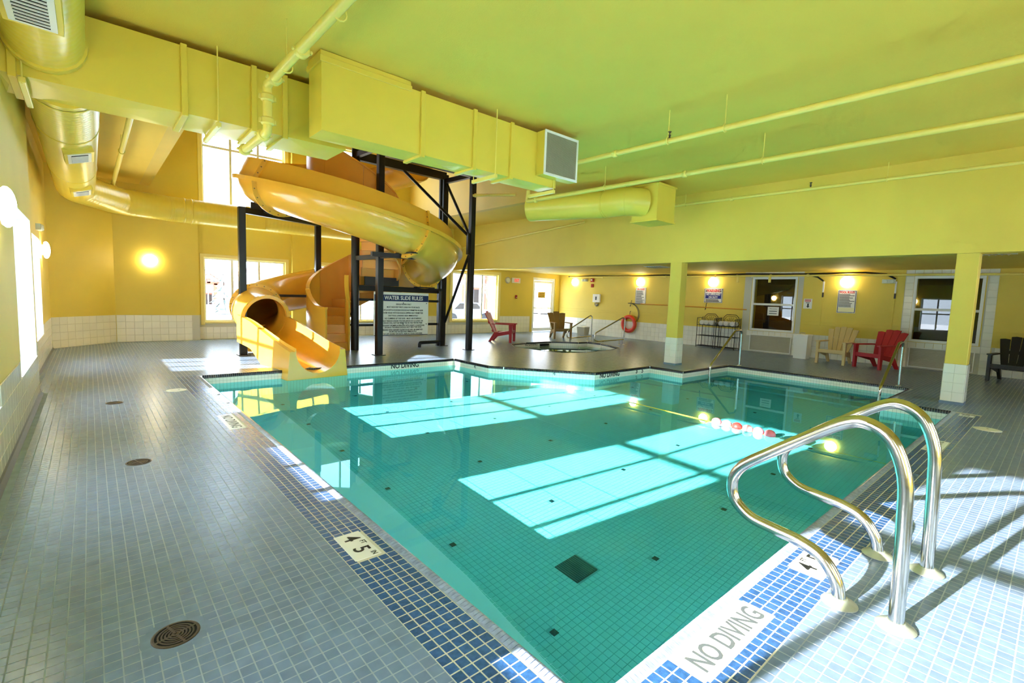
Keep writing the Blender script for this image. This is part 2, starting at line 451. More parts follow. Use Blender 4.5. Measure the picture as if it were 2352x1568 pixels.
def deck_points():
    xs = np.concatenate([.958-TP*(np.arange(40)+.5), .958+TP*(np.arange(272)+.5)]); ys = np.concatenate([.656-TP*(np.arange(31)+.5), .656+TP*(np.arange(263)+.5)])
    g = np.stack(np.meshgrid(xs, ys, indexing='ij'), -1).reshape(-1, 2); x, y = g[:, 0], g[:, 1]
    ok = (x < XR-.02) & (x > np.where(y < 8.3, XL, XL2)+.05) & (y < 14.7) & (x+.62 > (y-13.75)*.98+.05)
    ok &= ~((x > .958) & (x < 9.3) & (y > .656) & (y < .95)) & ~((x > .958) & (x < 1.3) & (y > .656) & (y < 8.86))
    for poly, m_ in ((POOL, .05), (SPA, .05)):
        inside = np.zeros(len(g), bool); dist = np.full(len(g), 9.)
        for i in range(len(poly)):
            (ax, ay), (bx_, by) = poly[i], poly[(i+1) % len(poly)]
            if ay != by: inside ^= ((ay > y) != (by > y)) & (x < (bx_-ax)*(y-ay)/(by-ay)+ax)
            t = np.clip(((x-ax)*(bx_-ax)+(y-ay)*(by-ay))/((bx_-ax)**2+(by-ay)**2), 0, 1); dist = np.minimum(dist, np.hypot(x-ax-t*(bx_-ax), y-ay-t*(by-ay)))
        ok &= ~inside & (dist > m_)
    return [(float(p), float(q), 0.) for p, q in g[ok] if not on_item(p, q)]
pts = deck_points()
tiles(floor, 'floor_tile', pts, (1, 0, 0), (0, 1, 0), TP, TP, 'deck_tile', gap=.0036, dep=.0018, bev=.0009)
# blue band along the two near pool edges
slab('g3', [(.958, .655), (9.3, .655), (9.3, .915), (1.215, .915), (1.215, 8.88), (.958, 8.88)], [], -.0002, 'grout').build('grout_bed', 'grout_white', floor, recalc=False)
band = grid_pts(.958, 1.2145, .9145, 8.88, BP, BP, lambda u, v: (u, v, .0006), on_plate)
band += [(x, y, .0006) for x, y in grid_pts(.958, 9.25, .658, .9145, BP, BP, lambda u, v: (u, v), on_plate)]
tiles(floor, 'band_tile', band, (1, 0, 0), (0, 1, 0), BP, BP, 'band_tile', gap=.005, dep=.002, bev=.0011)
# bullnose tiles on the pool edge
def nosing(pa, pb, m, pitch, n_ind, w=.055, name='nosing_tile'):
    pa = Vector(pa); pb = Vector(pb); d = (pb-pa).normalized(); nrm = Vector((-d.y, d.x, 0))  # water side on the left of d
    n = int((pb-pa).length/pitch); prof = [(-w, -.012), (-w, -.001), (-w+.014, .0015), (-.02, .006), (-.006, .004), (.005, -.006), (.009, -.02), (.009, -.042), (0, -.042)]
    g = pitch*.06
    vs = []; k = len(prof)
    for s_ in (-pitch/2+g, pitch/2-g):
        vs += [d*s_+nrm*a+Vector((0, 0, b)) for a, b in prof]
    fs = [(i, i+1, k+i+1, k+i) for i in range(k-1)]+[tuple(range(k))[::-1], tuple(range(k, 2*k))]
    cen = [pa+d*(i+.5)*pitch for i in range(n)]
    order = sorted(range(n), key=lambda i: (cen[i]-CAM).length+(0 if 0 < project(cen[i])[0] < 2352 and 0 < project(cen[i])[1] < 1568 and project(cen[i])[2] > 0 else 1e3))
    ind = set(order[:n_ind])
    me = bpy.data.meshes.new(name); me.from_pydata([tuple(v) for v in vs], [], fs); me.materials.append(MATS[m])
    for p in me.polygons: p.use_smooth = len(p.vertices) == 4
    me.set_sharp_from_angle(angle=math.radians(50))
    mb = MB(); off = off_of(floor)
    for i in range(n):
        if i in ind:
            o = bpy.data.objects.new(name, me); COL.objects.link(o); o.parent = floor; o.location = cen[i]-off
        else: mb.add([v+cen[i] for v in vs], fs)
    if mb.v: mb.build(name+'_row', m, floor, smooth=True)['kind'] = 'stuff'
nosing((1.272, 8.825, 0), (1.272, .97, 0), 'nosing_tile', BP/2, 150)
nosing((1.272, .97, 0), (9.25, .97, 0), 'nosing_tile', BP/2, 150)
for i in range(1, len(POOL)-1):
    a, b = POOL[i], POOL[i+1]; nosing((a[0], a[1], 0), (b[0], b[1], 0), 'nosing_dark', .03, 0, .028)
for i in range(len(SPA)):
    a, b = SPA[i], SPA[(i+1) % len(SPA)]; nosing((a[0], a[1], 0), (b[0], b[1], 0), 'nosing_dark', .03, 0, .028)

# pool basin
basin = thing('pool_basin', (5, 5, ZF), 'white tiled swimming pool basin sunk in the deck', 'pool')
def wall_pts(poly, z0, z1f, closed=True):
    out = []
    for i in range(len(poly)):
        a, b = poly[i], poly[(i+1) % len(poly)]
        yield a, b
def zfloor(x): return ZF if x < 5.2 else ZF+(x-5.2)*.075
for a, b in wall_pts(POOL, 0, 0):
    if a[0] == b[0] == 1.272:      # wall left open below the waterline, an added undercut that lets sun patches form
        o = MB().add([(1.272, a[1], ZW-.005), (1.272, b[1], ZW-.005), (1.272, b[1], -.004), (1.272, a[1], -.004)], [(0, 1, 2, 3)]).build('basin_wall', 'pool_grid_x', basin, recalc=False)
        continue
    mb = MB(); n = max(1, int(math.hypot(b[0]-a[0], b[1]-a[1])/1.3))
    for i in range(n):
        p = [a[k]+(b[k]-a[k])*i/n for k in (0, 1)]; q = [a[k]+(b[k]-a[k])*(i+1)/n for k in (0, 1)]
        mb.add([(p[0], p[1], zfloor(p[0])-.05), (q[0], q[1], zfloor(q[0])-.05), (q[0], q[1], -.004), (p[0], p[1], -.004)], [(0, 1, 2, 3)])
    o = mb.build('basin_wall', 'pool_grid_y' if abs(b[0]-a[0]) > abs(b[1]-a[1]) else 'pool_grid_x', basin, recalc=False)
    o.cycles.is_caustics_receiver = True
UC = -3.4  # unseen cavity under the deck, added so sun refracts onto the pool floor
mb = MB(); mb.add([(UC, .97, ZF-.004), (5.2, .97, ZF-.004), (5.2, 8.825, ZF-.004), (UC, 8.825, ZF-.004)], [(0, 1, 2, 3)])
o = mb.build('basin_floor', 'pool_grout', basin, recalc=False); o.cycles.is_caustics_receiver = True
MB().add([(1.272, .97, ZF-.05), (UC, .97, ZF-.05), (UC, 8.825, ZF-.05), (1.272, 8.825, ZF-.05), (1.272, .97, -.05), (UC, .97, -.05), (UC, 8.825, -.05), (1.272, 8.825, -.05)], [(0, 1, 5, 4), (1, 2, 6, 5), (2, 3, 7, 6)]).build('added_undercut_wall', 'pool_grout', basin, recalc=False)
MARK = [(2.26+1.195*i, 2.05+1.2*j) for i in range(6) for j in range(6)]
DRN = (2.737, 2.98, 2.27, 2.512)
def mk(x, y): return (DRN[0] < x < DRN[1] and DRN[2] < y < DRN[3]) or any(abs(x-a) < .026 and abs(y-b) < .026 for a, b in MARK)
tiles(basin, 'pool_floor_tile', grid_pts(1.272-BP*.5, 5.2, .97, 8.825+BP, BP, BP, lambda u, v: (u, v, ZF), mk, True), (1, 0, 0), (0, 1, 0), BP, BP, 'pool_tile', gap=.0022, receiver=True)
sh = [p for p in POOL if p[0] > 5.2]
shp = [(5.2, .97)]+sh+[(5.2, 8.825)]
mb = MB(); tri = tessellate_polygon([[Vector((x, y, 0)) for x, y in shp]]); mb.add([(x, y, zfloor(x)) for x, y in shp], [tuple(t) for t in tri])
o = mb.build('basin_floor', 'pool_floor_grid', basin, recalc=False); o.cycles.is_caustics_receiver = True
for p in o.data.polygons:
    if p.normal.z < 0: p.flip()
for k in range(3):
    o = MB().box(10.0+.42*k, 11.26, 1.78, 5.13, -1.2, -.85+.22*k).build('entry_step', 'pool_floor_grid', basin); o.cycles.is_caustics_receiver = True
for a, b in MARK:
    if (a < 9 and b < 5.8) or (a < 5.9 and b < 8.7):
        o = MB().add([(a-.0245, b-.0245, zfloor(a-.0245)+.002), (a+.0245, b-.0245, zfloor(a+.0245)+.002), (a+.0245, b+.0245, zfloor(a+.0245)+.002), (a-.0245, b+.0245, zfloor(a-.0245)+.002)], [(0, 1, 2, 3)]).build('marker_tile', 'marker_tile', basin, recalc=False)
        o.cycles.is_caustics_receiver = True
gr = thing('main_drain', (2.858, 2.391, ZF), 'square grey grate over the main drain on the pool floor', 'drain')
o = MB().box(DRN[0], DRN[1], DRN[2], DRN[3], ZF-.003, ZF+.001).build('sump', 'marker_tile', gr); o.cycles.is_caustics_receiver = True
for i in range(12):
    x = DRN[0]+.0095+i*.0203; o = MB().box(x-.007, x+.007, DRN[2]+.004, DRN[3]-.004, ZF+.001, ZF+.012).build('grate_bar', 'drain_grey', gr); o.cycles.is_caustics_receiver = True
# water
def water(name, poly, z, m, label):
    mb = slab(name, poly, [], z, m); o = mb.build(name, m, recalc=False)
    for p in o.data.polygons:
        if p.normal.z < 0: p.flip()
    o.data.polygons.foreach_set('use_smooth', [True]*len(o.data.polygons)); o.cycles.is_caustics_caster = True
    return tag(o, label, 'water', kind='stuff')
water('pool_water', [(-3.4, .97)]+POOL[1:-1]+[(-3.4, 8.825)], ZW, 'pool_water', 'still clear blue-green water filling the swimming pool')  # surface carried on unseen under the deck so sun patches reach the floor
water('spa_water', SPA, -.13, 'spa_water', 'pale green water in the sunken spa tub')
spa = thing('spa_tub', (10.8, 9.8, -.9), 'sunken whirlpool tub with cream tiled walls beyond the pool', 'spa')
mb = MB(); n = len(SPA)
mb.add([(x, y, -.9) for x, y in SPA]+[(x, y, -.003) for x, y in SPA], [(i, (i+1) % n, n+(i+1) % n, n+i) for i in range(n)])
mb.build('tub_wall', 'pool_grid_y', spa, recalc=False).cycles.is_caustics_receiver = True
mb = slab('f', SPA, [], -.9, 'pool_floor_grid'); mb.build('tub_floor', 'pool_floor_grid', spa, recalc=False).cycles.is_caustics_receiver = True
MB().box(10.92, 11.3, 11.06, 11.13, -.125, -.06).build('skimmer_slot', 'hole_black', spa)
MB().prism([(11.9, 9.2), (12.5, 10.0), (12.53, 10.48), (12.15, 10.52), (11.7, 10.0)], -.85, -.35).build('tub_step', 'pool_floor_grid', spa).cycles.is_caustics_receiver = True

# ---------------------------------------------------------------- windows
WN = [0]; PORT = []
def portal(center, nx, ny, w, h):
    l = bpy.data.lights.new('window_portal', 'AREA'); l.shape = 'RECTANGLE'; l.size = w; l.size_y = h; l.cycles.is_portal = True
    o = bpy.data.objects.new('window_portal', l); COL.objects.link(o); o.location = center
    o.rotation_euler = Vector((nx, ny, 0)).to_track_quat('-Z', 'Z').to_euler()
def window(axis, at, u0, u1, z0, z1, sgn, bars_v=(), bars_h=(), fw=.05, glass='pane_glass', frame='frame_white', label=None, port=True, dep=.07):
    """axis 'x': pane lies in plane x=at and spans y; sgn: direction pointing into the room"""
    WN[0] += 1
    fn = (lambda u, t, z: (at+t, u, z)) if axis == 'x' else (lambda u, t, z: (u, at+t, z))
    P = lambda u, z: fn(u, 0, z)
    r = thing('window_%d' % WN[0], fn((u0+u1)/2, 0, z0), label, kind='structure')
    def fb(a, b, c, d, nm, t=dep, mt=frame):
        mb = MB(); q = [fn(a, -t/2, c), fn(b, t/2, d)]
        mb.bbox(min(q[0][0], q[1][0]), max(q[0][0], q[1][0]), min(q[0][1], q[1][1]), max(q[0][1], q[1][1]), c, d, .004); mb.build(nm, mt, r)
    fb(u0, u1, z0, z0+fw, 'frame'); fb(u0, u1, z1-fw, z1, 'frame'); fb(u0, u0+fw, z0+fw, z1-fw, 'frame'); fb(u1-fw, u1, z0+fw, z1-fw, 'frame')
    us = [u0+fw]+list(bars_v)+[u1-fw]; zs = [z0+fw]+list(bars_h)+[z1-fw]; hb = .03
    for b in bars_v: fb(b-hb, b+hb, z0+fw, z1-fw, 'mullion', dep*.9)
    for b in bars_h:
        for i in range(len(us)-1): fb(us[i]+(hb if i else 0), us[i+1]-(hb if i < len(us)-2 else 0), b-hb, b+hb, 'transom', dep*.8)
    for i in range(len(us)-1):
        for j in range(len(zs)-1):
            a, b, c, d = us[i]+(hb if i else 0), us[i+1]-(hb if i < len(us)-2 else 0), zs[j]+(hb if j else 0), zs[j+1]-(hb if j < len(zs)-2 else 0)
            MB().add([P(a, c), P(b, c), P(b, d), P(a, d)], [(0, 1, 2, 3)]).build('pane', glass, r, recalc=False)
    if port:
        c = fn((u0+u1)/2, sgn*.06, (z0+z1)/2)
        portal(c, sgn if axis == 'x' else 0, sgn if axis == 'y' else 0, u1-u0, z1-z0)
    return r
# left wall
WL = [(-3.25+3.2*k, -1.48+3.2*k) for k in range(4)]
WL = [(-2.95, -1.48), (-.05, 1.72), (3.42, 4.92), (6.35, 8.12)]
WLB = [None, None, (4.29, 3.68), None]
mb = MB(); fx = lambda u, t, z: (t, u, z)
cut_wall(mb, YN, 8.3, 0, HC, [(a, b, .48, 2.1) for a, b in WL], XL-.32, XL, fx)
wl = mb.build('wall_left', 'wall_paint'); tag(wl, kind='structure')
mb = MB(); WF = (9.78, 11.55)
cut_wall(mb, 8.3, 13.75, 0, HC, [(WF[0], WF[1], .46, 2.1)], XL2-.3, XL2, fx)
wl2 = mb.build('wall_left_far', 'wall_paint'); tag(wl2, kind='structure')
MB().prism([(-.62, 13.75), (.45, 14.85), (.45, 15.3), (-1.0, 14.0)], 0, HC).build('wall_corner', 'wall_paint')['kind'] = 'structure'
for i, (a, b) in enumerate(WL):
    w = (b-a)/3
    window('x', XL-.2, a, b, .5, 2.1, 1, WLB[i][::-1] if WLB[i] else (a+w, a+2*w), (1.33,), label='tall three-light white window in the left wall')
    MB().box(XL-.2, XL+.01, a, b, .47, .497).build('window_sill', 'wall_tile')['kind'] = 'structure'
    for q in ((a-.001, a+.006, .49, 2.1), (b-.006, b+.001, .49, 2.1), (a, b, 2.094, 2.101)): MB().box(XL-.2, XL+.001, q[0], q[1], q[2], q[3]).build('window_lining', 'white_paint')['kind'] = 'structure'
w = (WF[1]-WF[0])/3
window('x', XL2-.18, WF[0], WF[1], .48, 2.1, 1, (WF[0]+w, WF[0]+2*w), (1.33,))
MB().box(XL2-.18, XL2+.01, WF[0], WF[1], .45, .477).build('window_sill', 'wall_tile')['kind'] = 'structure'
for q in ((WF[0]-.001, WF[0]+.006, .47, 2.1), (WF[1]-.006, WF[1]+.001, .47, 2.1), (WF[0], WF[1], 2.094, 2.101)): MB().box(XL2-.18, XL2+.001, q[0], q[1], q[2], q[3]).build('window_lining', 'white_paint')['kind'] = 'structure'
def wainscot(parent, u0, u1, ux, nrm, fnp, holes=(), z0=0., pz=.1625, rows=4, pitch=.1625, n_ind=300):
    """tile rows on a wall; fnp(u, z, d) gives the point d in front of the wall"""
    mb = MB(); n = int((u1-u0)/pitch)
    for a, b in [(u0, u1)]:
        us = sorted({a, b}|{h for q in holes for h in q[:2] if a < h < b})
        for p, q in zip(us, us[1:]):
            zt = z0+rows*pz
            lows = [h[2] for h in holes if h[0] <= (p+q)/2 <= h[1]]
            if lows: zt = min(zt, min(lows))
            if zt-z0 < .02: continue
            mb.add([fnp(p, z0, .002), fnp(q, z0, .002), fnp(q, zt, .002), fnp(p, zt, .002)], [(0, 1, 2, 3)])
    mb.build('tile_bed', 'grout_white', parent, recalc=False)
    cen = []
    for i in range(n):
        for j in range(rows):
            u = u0+(i+.5)*pitch; z = z0+(j+.5)*pz
            if any(h[0]-.06 < u < h[1]+.06 and h[2]-.03 < z < h[3] for h in holes): continue
            cen.append(fnp(u, z, .008))
    U = np.array(ux, float); N3 = np.array(nrm, float); V = np.array((0, 0, 1.0))
    if np.dot(np.cross(U, V), N3) < 0: U = -U
    tiles(parent, 'wall_tile', cen, U, V, pitch, pz, 'wall_tile', gap=.004, dep=.006, bev=.003, n_ind=n_ind)
wainscot(wl, -.6, 8.3, (0, 1, 0), (1, 0, 0), lambda u, z, d: (XL+d, u, z), [(a, b, .48, 2.1) for a, b in WL])
wainscot(wl2, 8.3, 13.75, (0, 1, 0), (1, 0, 0), lambda u, z, d: (XL2+d, u, z), [(WF[0], WF[1], .46, 2.1)], n_ind=140)
# coved dark base along the left wall
MB().prism([(XL, 0), (XL+.035, 0), (XL+.012, .03), (XL+.006, .07), (XL, .07)], YN, 8.3, lambda a, b, c: (a, c, b)).build('baseboard_left', 'cove_grey')['kind'] = 'structure'
MB().prism([(XL2, 0), (XL2+.03, 0), (XL2+.01, .03), (XL2, .06)], 8.3, 13.75, lambda a, b, c: (a, c, b)).build('baseboard_left_far', 'cove_grey')['kind'] = 'structure'
# back wall
fy = lambda u, t, z: (u, t, z)
BW = [(2.29, 4.31, .47, 2.17), (5.3, 7.3, .47, 2.17), (2.29, 4.31, 3.57, 5.75), (5.3, 7.35, 3.57, 5.75)]
mb = MB(); cut_wall(mb, .3, 8.7, 0, TZ, BW, YB, YB+.3, fy)
wb = mb.build('wall_back', 'wall_paint'); tag(wb, kind='structure')
mb = MB(); mb.box(.42, 2.15, 14.85, YB, 0, TZ)
wp = mb.build('wall_back_pilaster', 'wall_paint'); tag(wp, kind='structure')
for a, b in ((4.46, 5.14), (7.5, 8.7)):
    MB().box(a, b, 14.86, YB, 0, TZ).build('wall_back_pier', 'wall_paint')['kind'] = 'structure'
DW = [(9.95, 12.08, .5, 2.24), (13.97, 15.3, 0, 2.27)]
mb = MB(); cut_wall(mb, 8.6, XR+.3, 0, HC, DW, YBR, YBR+.3, fy)
wbr = mb.build('wall_back_right', 'wall_paint'); tag(wbr, kind='structure')
for k, (a, b, c, d) in enumerate(BW):
    w = (b-a)/3
    window('y', YB+.12, a, b, c, d, -1, (a+w, a+2*w), (5.05,) if k > 1 else (), fw=.045)
    for q in ((a-.09, a, c-.09, d+.09), (b, b+.09, c-.09, d+.09), (a, b, d, d+.09), (a, b, c-.05, c)):
        MB().bbox(q[0], q[1], YB-.025, YB, q[2], q[3], .004).build('trim_%d' % (k+1), 'trim_cream')['kind'] = 'structure'
window('y', YBR+.12, 9.95, 12.08, .5, 2.24, -1, (10.62, 11.37), (), fw=.045)
for q in ((9.83, 9.95, .42, 2.36), (12.08, 12.2, .42, 2.36), (9.95, 12.08, 2.24, 2.36), (9.95, 12.08, .44, .5)):
    MB().bbox(q[0], q[1], YBR-.025, YBR, q[2], q[3], .004).build('trim_9', 'trim_cream')['kind'] = 'structure'
wainscot(wp, .46, 2.15, (1, 0, 0), (0, -1, 0), lambda u, z, d: (u, 14.85-d, z), pitch=.169, n_ind=60)
wainscot(wb, 2.15, 4.46, (1, 0, 0), (0, -1, 0), lambda u, z, d: (u, YB-d, z), [(2.2, 4.4, .42, 2.17)], n_ind=60)
wainscot(wb, 5.14, 7.5, (1, 0, 0), (0, -1, 0), lambda u, z, d: (u, YB-d, z), [(5.2, 7.4, .42, 2.17)], n_ind=60)
wainscot(wbr, 8.62, 13.85, (1, 0, 0), (0, -1, 0), lambda u, z, d: (u, YBR-d, z), [(9.83, 12.2, .42, 2.24)], n_ind=120)
wc = bpy.data.objects['wall_corner']
_d = Vector((1.07, 1.1, 0)).normalized(); _n = Vector((_d.y, -_d.x, 0))
wainscot(wc, 0, 1.534, _d, _n, lambda u, z, d: tuple(Vector((-.62, 13.75, z))+_d*u+_n*d), pitch=.1704, n_ind=40)
# glass door in the back wall
dr = thing('door_1', (14.63, YBR+.1, 0), 'glazed white exit door with a yellow notice', kind='structure')
for q in ((13.97, 14.05, 0, 2.27), (15.22, 15.3, 0, 2.27), (14.05, 15.22, 2.16, 2.27)):
    MB().bbox(q[0], q[1], YBR+.03, YBR+.15, q[2], q[3], .004).build('door_frame', 'frame_white', dr)
for q in ((14.06, 14.14, .02, 2.15), (15.13, 15.21, .02, 2.15), (14.14, 15.13, 2.05, 2.15), (14.14, 15.13, .02, .16), (14.14, 15.13, .96, 1.03)):
    MB().bbox(q[0], q[1], YBR+.07, YBR+.12, q[2], q[3], .004).build('door_rail', 'frame_white', dr)
for z0, z1 in ((.16, .96), (1.03, 2.05)):
    MB().add([(14.14, YBR+.095, z0), (15.13, YBR+.095, z0), (15.13, YBR+.095, z1), (14.14, YBR+.095, z1)], [(0, 1, 2, 3)]).build('pane', 'pane_glass', dr, recalc=False)
MB().cyl((14.2, YBR+.03, .99), (15.1, YBR+.03, .99), .018, 8).build('push_bar', 'steel', dr)
MB().bar((14.9, YBR+.04, 2.2), (15.15, YBR-.05, 2.22), .03).build('door_closer', 'steel', dr)
portal((14.63, YBR+.02, 1.1), 0, -1, 1.0, 1.9)
# right wall: white tiled window bays, two sliding windows, grilles
RW = [(5.29, 6.46, .70, 2.25), (1.35, 2.54, .70, 2.25)]
mb = MB(); cut_wall(mb, YN, YBR, 0, HR, RW, XR, XR+.22, fx)
wr = mb.build('wall_right', 'wall_paint'); tag(wr, kind='structure')
wainscot(wr, 6.76, 14.7, (0, 1, 0), (-1, 0, 0), lambda u, z, d: (XR-d, u, z), n_ind=150)
wainscot(wr, 2.78, 5.07, (0, 1, 0), (-1, 0, 0), lambda u, z, d: (XR-d, u, z), n_ind=40)
wainscot(wr, -.6, 1.08, (0, 1, 0), (-1, 0, 0), lambda u, z, d: (XR-d, u, z), n_ind=40)
GR = [(5.3, 6.45, .05, .51), (1.36, 2.53, .05, .50)]
for (a, b), h, gq in (((5.08, 6.75), RW[0], GR[0]), ((1.09, 2.77), RW[1], GR[1])):
    wainscot(wr, a, b, (0, 1, 0), (-1, 0, 0), lambda u, z, d: (XR-d, u, z), [(h[0]-.07, h[1]+.07, .64, 2.3), (gq[0], gq[1], gq[2], gq[3])], rows=15, pz=.163, pitch=.167, n_ind=70)
    window('x', XR+.03, h[0]-.05, h[1]+.05, h[2]-.04, h[3]+.04, -1, (), (1.47,), fw=.06, glass='mirror_pane', port=False, dep=.09)
for z in (.93, 1.02):
    for a, b in ((6.8, 14.7), (2.8, 5.05), (-.6, 1.06)):
        MB().bbox(XR-.012, XR, a, b, z-.004, z+.004, .002).build('trim_rail', 'wall_paint')['kind'] = 'structure'
# dark lobby seen through the two sliding windows
MB().add([(XR+.3, -1, 0), (19, -1, 0), (19, 9, 0), (XR+.3, 9, 0), (XR+.3, -1, 2.6), (19, -1, 2.6), (19, 9, 2.6), (XR+.3, 9, 2.6)], [(0, 1, 2, 3), (4, 7, 6, 5), (1, 2, 6, 5), (0, 1, 5, 4), (2, 3, 7, 6)]).build('wall_lobby', 'room_brown', recalc=False)['kind'] = 'structure'
MB().box(16.6, 17.2, 5.2, 7.4, .001, .95).build('lobby_counter', 'room_dark')
tag(bpy.data.objects['lobby_counter'], 'dark counter in the lobby behind the sliding window', 'counter')
# near wall, ceilings, beam, tower
NW_FILL = [(1.2, 3.2, .5, 2.3), (4.6, 6.6, .5, 2.3), (8.0, 10.0, .5, 2.3)]  # unseen windows behind the camera, added to bring in fill light
mb = MB(); cut_wall(mb, -1, XR+.3, 0, HC, NW_FILL, YN-.25, YN, fy); mb.build('wall_near', 'wall_paint')['kind'] = 'structure'
for a, b, c, d in NW_FILL: window('y', YN-.12, a, b, c, d, 1, ((a+b)/2,), ())
def plate(x0, x1, y0, y1, z, t=.15): return MB().box(x0, x1, y0, y1, z, z+t)
mb = MB(); mb.box(-1, 10.0, YN, TY0-.2, HC, HC+.2); mb.box(-1, TX0-.2, TY0-.2, YB+.3, HC, HC+.2); mb.box(TX1+.2, 10.0, TY0-.2, YB+.3, HC, HC+.2)
mb.build('ceiling', 'ceiling_paint')['kind'] = 'structure'
mb = MB(); mb.box(10.2, XR+.3, YN, YBR+.3, HR, HR+.2)
mb.build('ceiling_recess', 'ceiling_paint')['kind'] = 'structure'
MB().box(9.95, 10.25, YN, YBR, 2.31, HC).build('wall_beam', 'wall_paint')['kind'] = 'structure'
MB().box(TX0-.2, TX0, TY0-.2, YB, HC, TZ).build('wall_tower_left', 'tower_paint')['kind'] = 'structure'
MB().box(TX1, TX1+.2, TY0-.2, YB, HC, TZ).build('wall_tower_right', 'tower_paint')['kind'] = 'structure'
MB().box(TX0, TX1, TY0-.2, TY0, HC, TZ).build('wall_tower_near', 'tower_paint')['kind'] = 'structure'
MB().box(TX0-.2, TX1+.2, TY0-.2, YB+.3, TZ, TZ+.2).build('ceiling_tower', 'tower_paint')['kind'] = 'structure'
# columns
def column(x0, x1, y0, y1, label):
    c = thing('column', ((x0+x1)/2, (y0+y1)/2, 0), label, 'column')
    MB().bbox(x0, x1, y0, y1, .62, 2.32, .008).build('shaft', 'wall_paint', c)
    MB().bbox(x0-.005, x1+.005, y0-.005, y1+.005, .03, .62, .004).build('tile_bed', 'grout_white', c)
    MB().box(x0-.012, x1+.012, y0-.012, y1+.012, 0, .04).build('base', 'deck_tile', c)
    for j in range(4):
        z0 = .042+j*.146
        for k in range(2):
            w = (x1-x0)/2; v = (y1-y0)/2
            MB().bbox(x0-.013, x0-.004, y0+k*v+.001, y0+(k+1)*v-.001, z0, z0+.143, .003).build('tile', 'wall_tile', c)
            MB().bbox(x0+k*w+.001, x0+(k+1)*w-.001, y0-.013, y0-.004, z0, z0+.143, .003).build('tile', 'wall_tile', c)
column(9.96, 10.22, 5.74, 6.02, 'square yellow column with white tiled foot at the spa side of the pool')
column(10.03, 10.31, .94, 1.2, 'square yellow column with white tiled foot beside the near pool corner')

# ================================================================ water slide
CX, CY = 4.81, 11.28
def lerp_tab(tab, a):
    for (a0, v0), (a1, v1) in zip(tab, tab[1:]):
        if a <= a1: t = max(0, (a-a0)/(a1-a0)); return v0+(v1-v0)*t
    return tab[-1][1]
ZB = [(10, 4.38), (90, 3.80), (180, 3.10), (270, 2.30), (360, 1.62), (450, 1.02), (510, .66)]
RR = [(10, 1.88), (360, 1.9), (450, 1.98), (510, 2.08)]
path = []
for a in range(10, 511, 5):
    R_ = lerp_tab(RR, a); path.append((CX+R_*math.cos(math.radians(a)), CY+R_*math.sin(math.radians(a)), lerp_tab(ZB, a), .55 if a < 400 else .55-.10*min(1, (a-400)/90), a))
ext = [(2.62, 11.2, .50, .44), (2.62, 10.7, .40, .43), (2.74, 10.2, .30, .42), (2.84, 9.75, .17, .42), (2.95, 9.2, .02, .42), (3.02, 8.62, -.075, .42)]
P0 = [Vector(path[-2][:3]), Vector(path[-1][:3])]+[Vector(e[:3]) for e in ext]+[Vector((3.06, 8.2, -.1))]
rads = [.45, .45]+[e[3] for e in ext]+[.42]
sm = []
for i in range(1, len(P0)-2):
    for k in range(6):
        t = k/6; p0, p1, p2, p3 = P0[i-1], P0[i], P0[i+1], P0[i+2]
        q = .5*((2*p1)+(-p0+p2)*t+(2*p0-5*p1+4*p2-p3)*t*t+(-p0+3*p1-3*p2+p3)*t**3)
        sm.append((q.x, q.y, q.z, rads[i]+(rads[i+1]-rads[i])*t, 510+(i-1)*10+t*10))
sm.append((P0[-2].x, P0[-2].y, P0[-2].z, .42, 510+(len(P0)-3)*10))
path = path[:-1]+sm
PP = [Vector(p[:3]) for p in path]; NPATH = len(path)
def frame_at(i):
    t = (PP[min(i+1, NPATH-1)]-PP[max(i-1, 0)]).normalized(); sd_ = Vector((t.y, -t.x, 0)).normalized(); up = sd_.cross(t).normalized()
    if up.z < 0: up = -up
    return t, sd_, up
def idx_of(s): return min(range(NPATH), key=lambda i: abs(path[i][4]-s))
def wall_pt(t, r, open_):
    """flume section: half pipe below, straight leaning walls above the rim"""
    if open_ and t > 180: f = (t-180)/56; return (r-.17*f, .40*f)
    if open_ and t < 0: f = -t/32; return (-r+.05*f, .30*f)
    a = math.radians(t); return (-r*math.cos(a), -r*math.sin(a))
def prof_ring(i, r, t0, t1, n, th=.022):
    t, sdv, up = frame_at(i); c = PP[i]+up*path[i][3]; out = []
    for k in range(n+1):
        q = wall_pt(t0+(t1-t0)*k/n, r, t1 < 300); out.append(c+sdv*q[0]+up*q[1])
    for k in range(n, -1, -1):
        q = wall_pt(t0+(t1-t0)*k/n, r-th, t1 < 300); out.append(c+sdv*q[0]+up*q[1])
    return out
slide = thing('water_slide', (3.0, 9.6, 0), 'yellow spiral water slide flume curling down to the pool', 'water slide')
OPEN = (-32, 236)
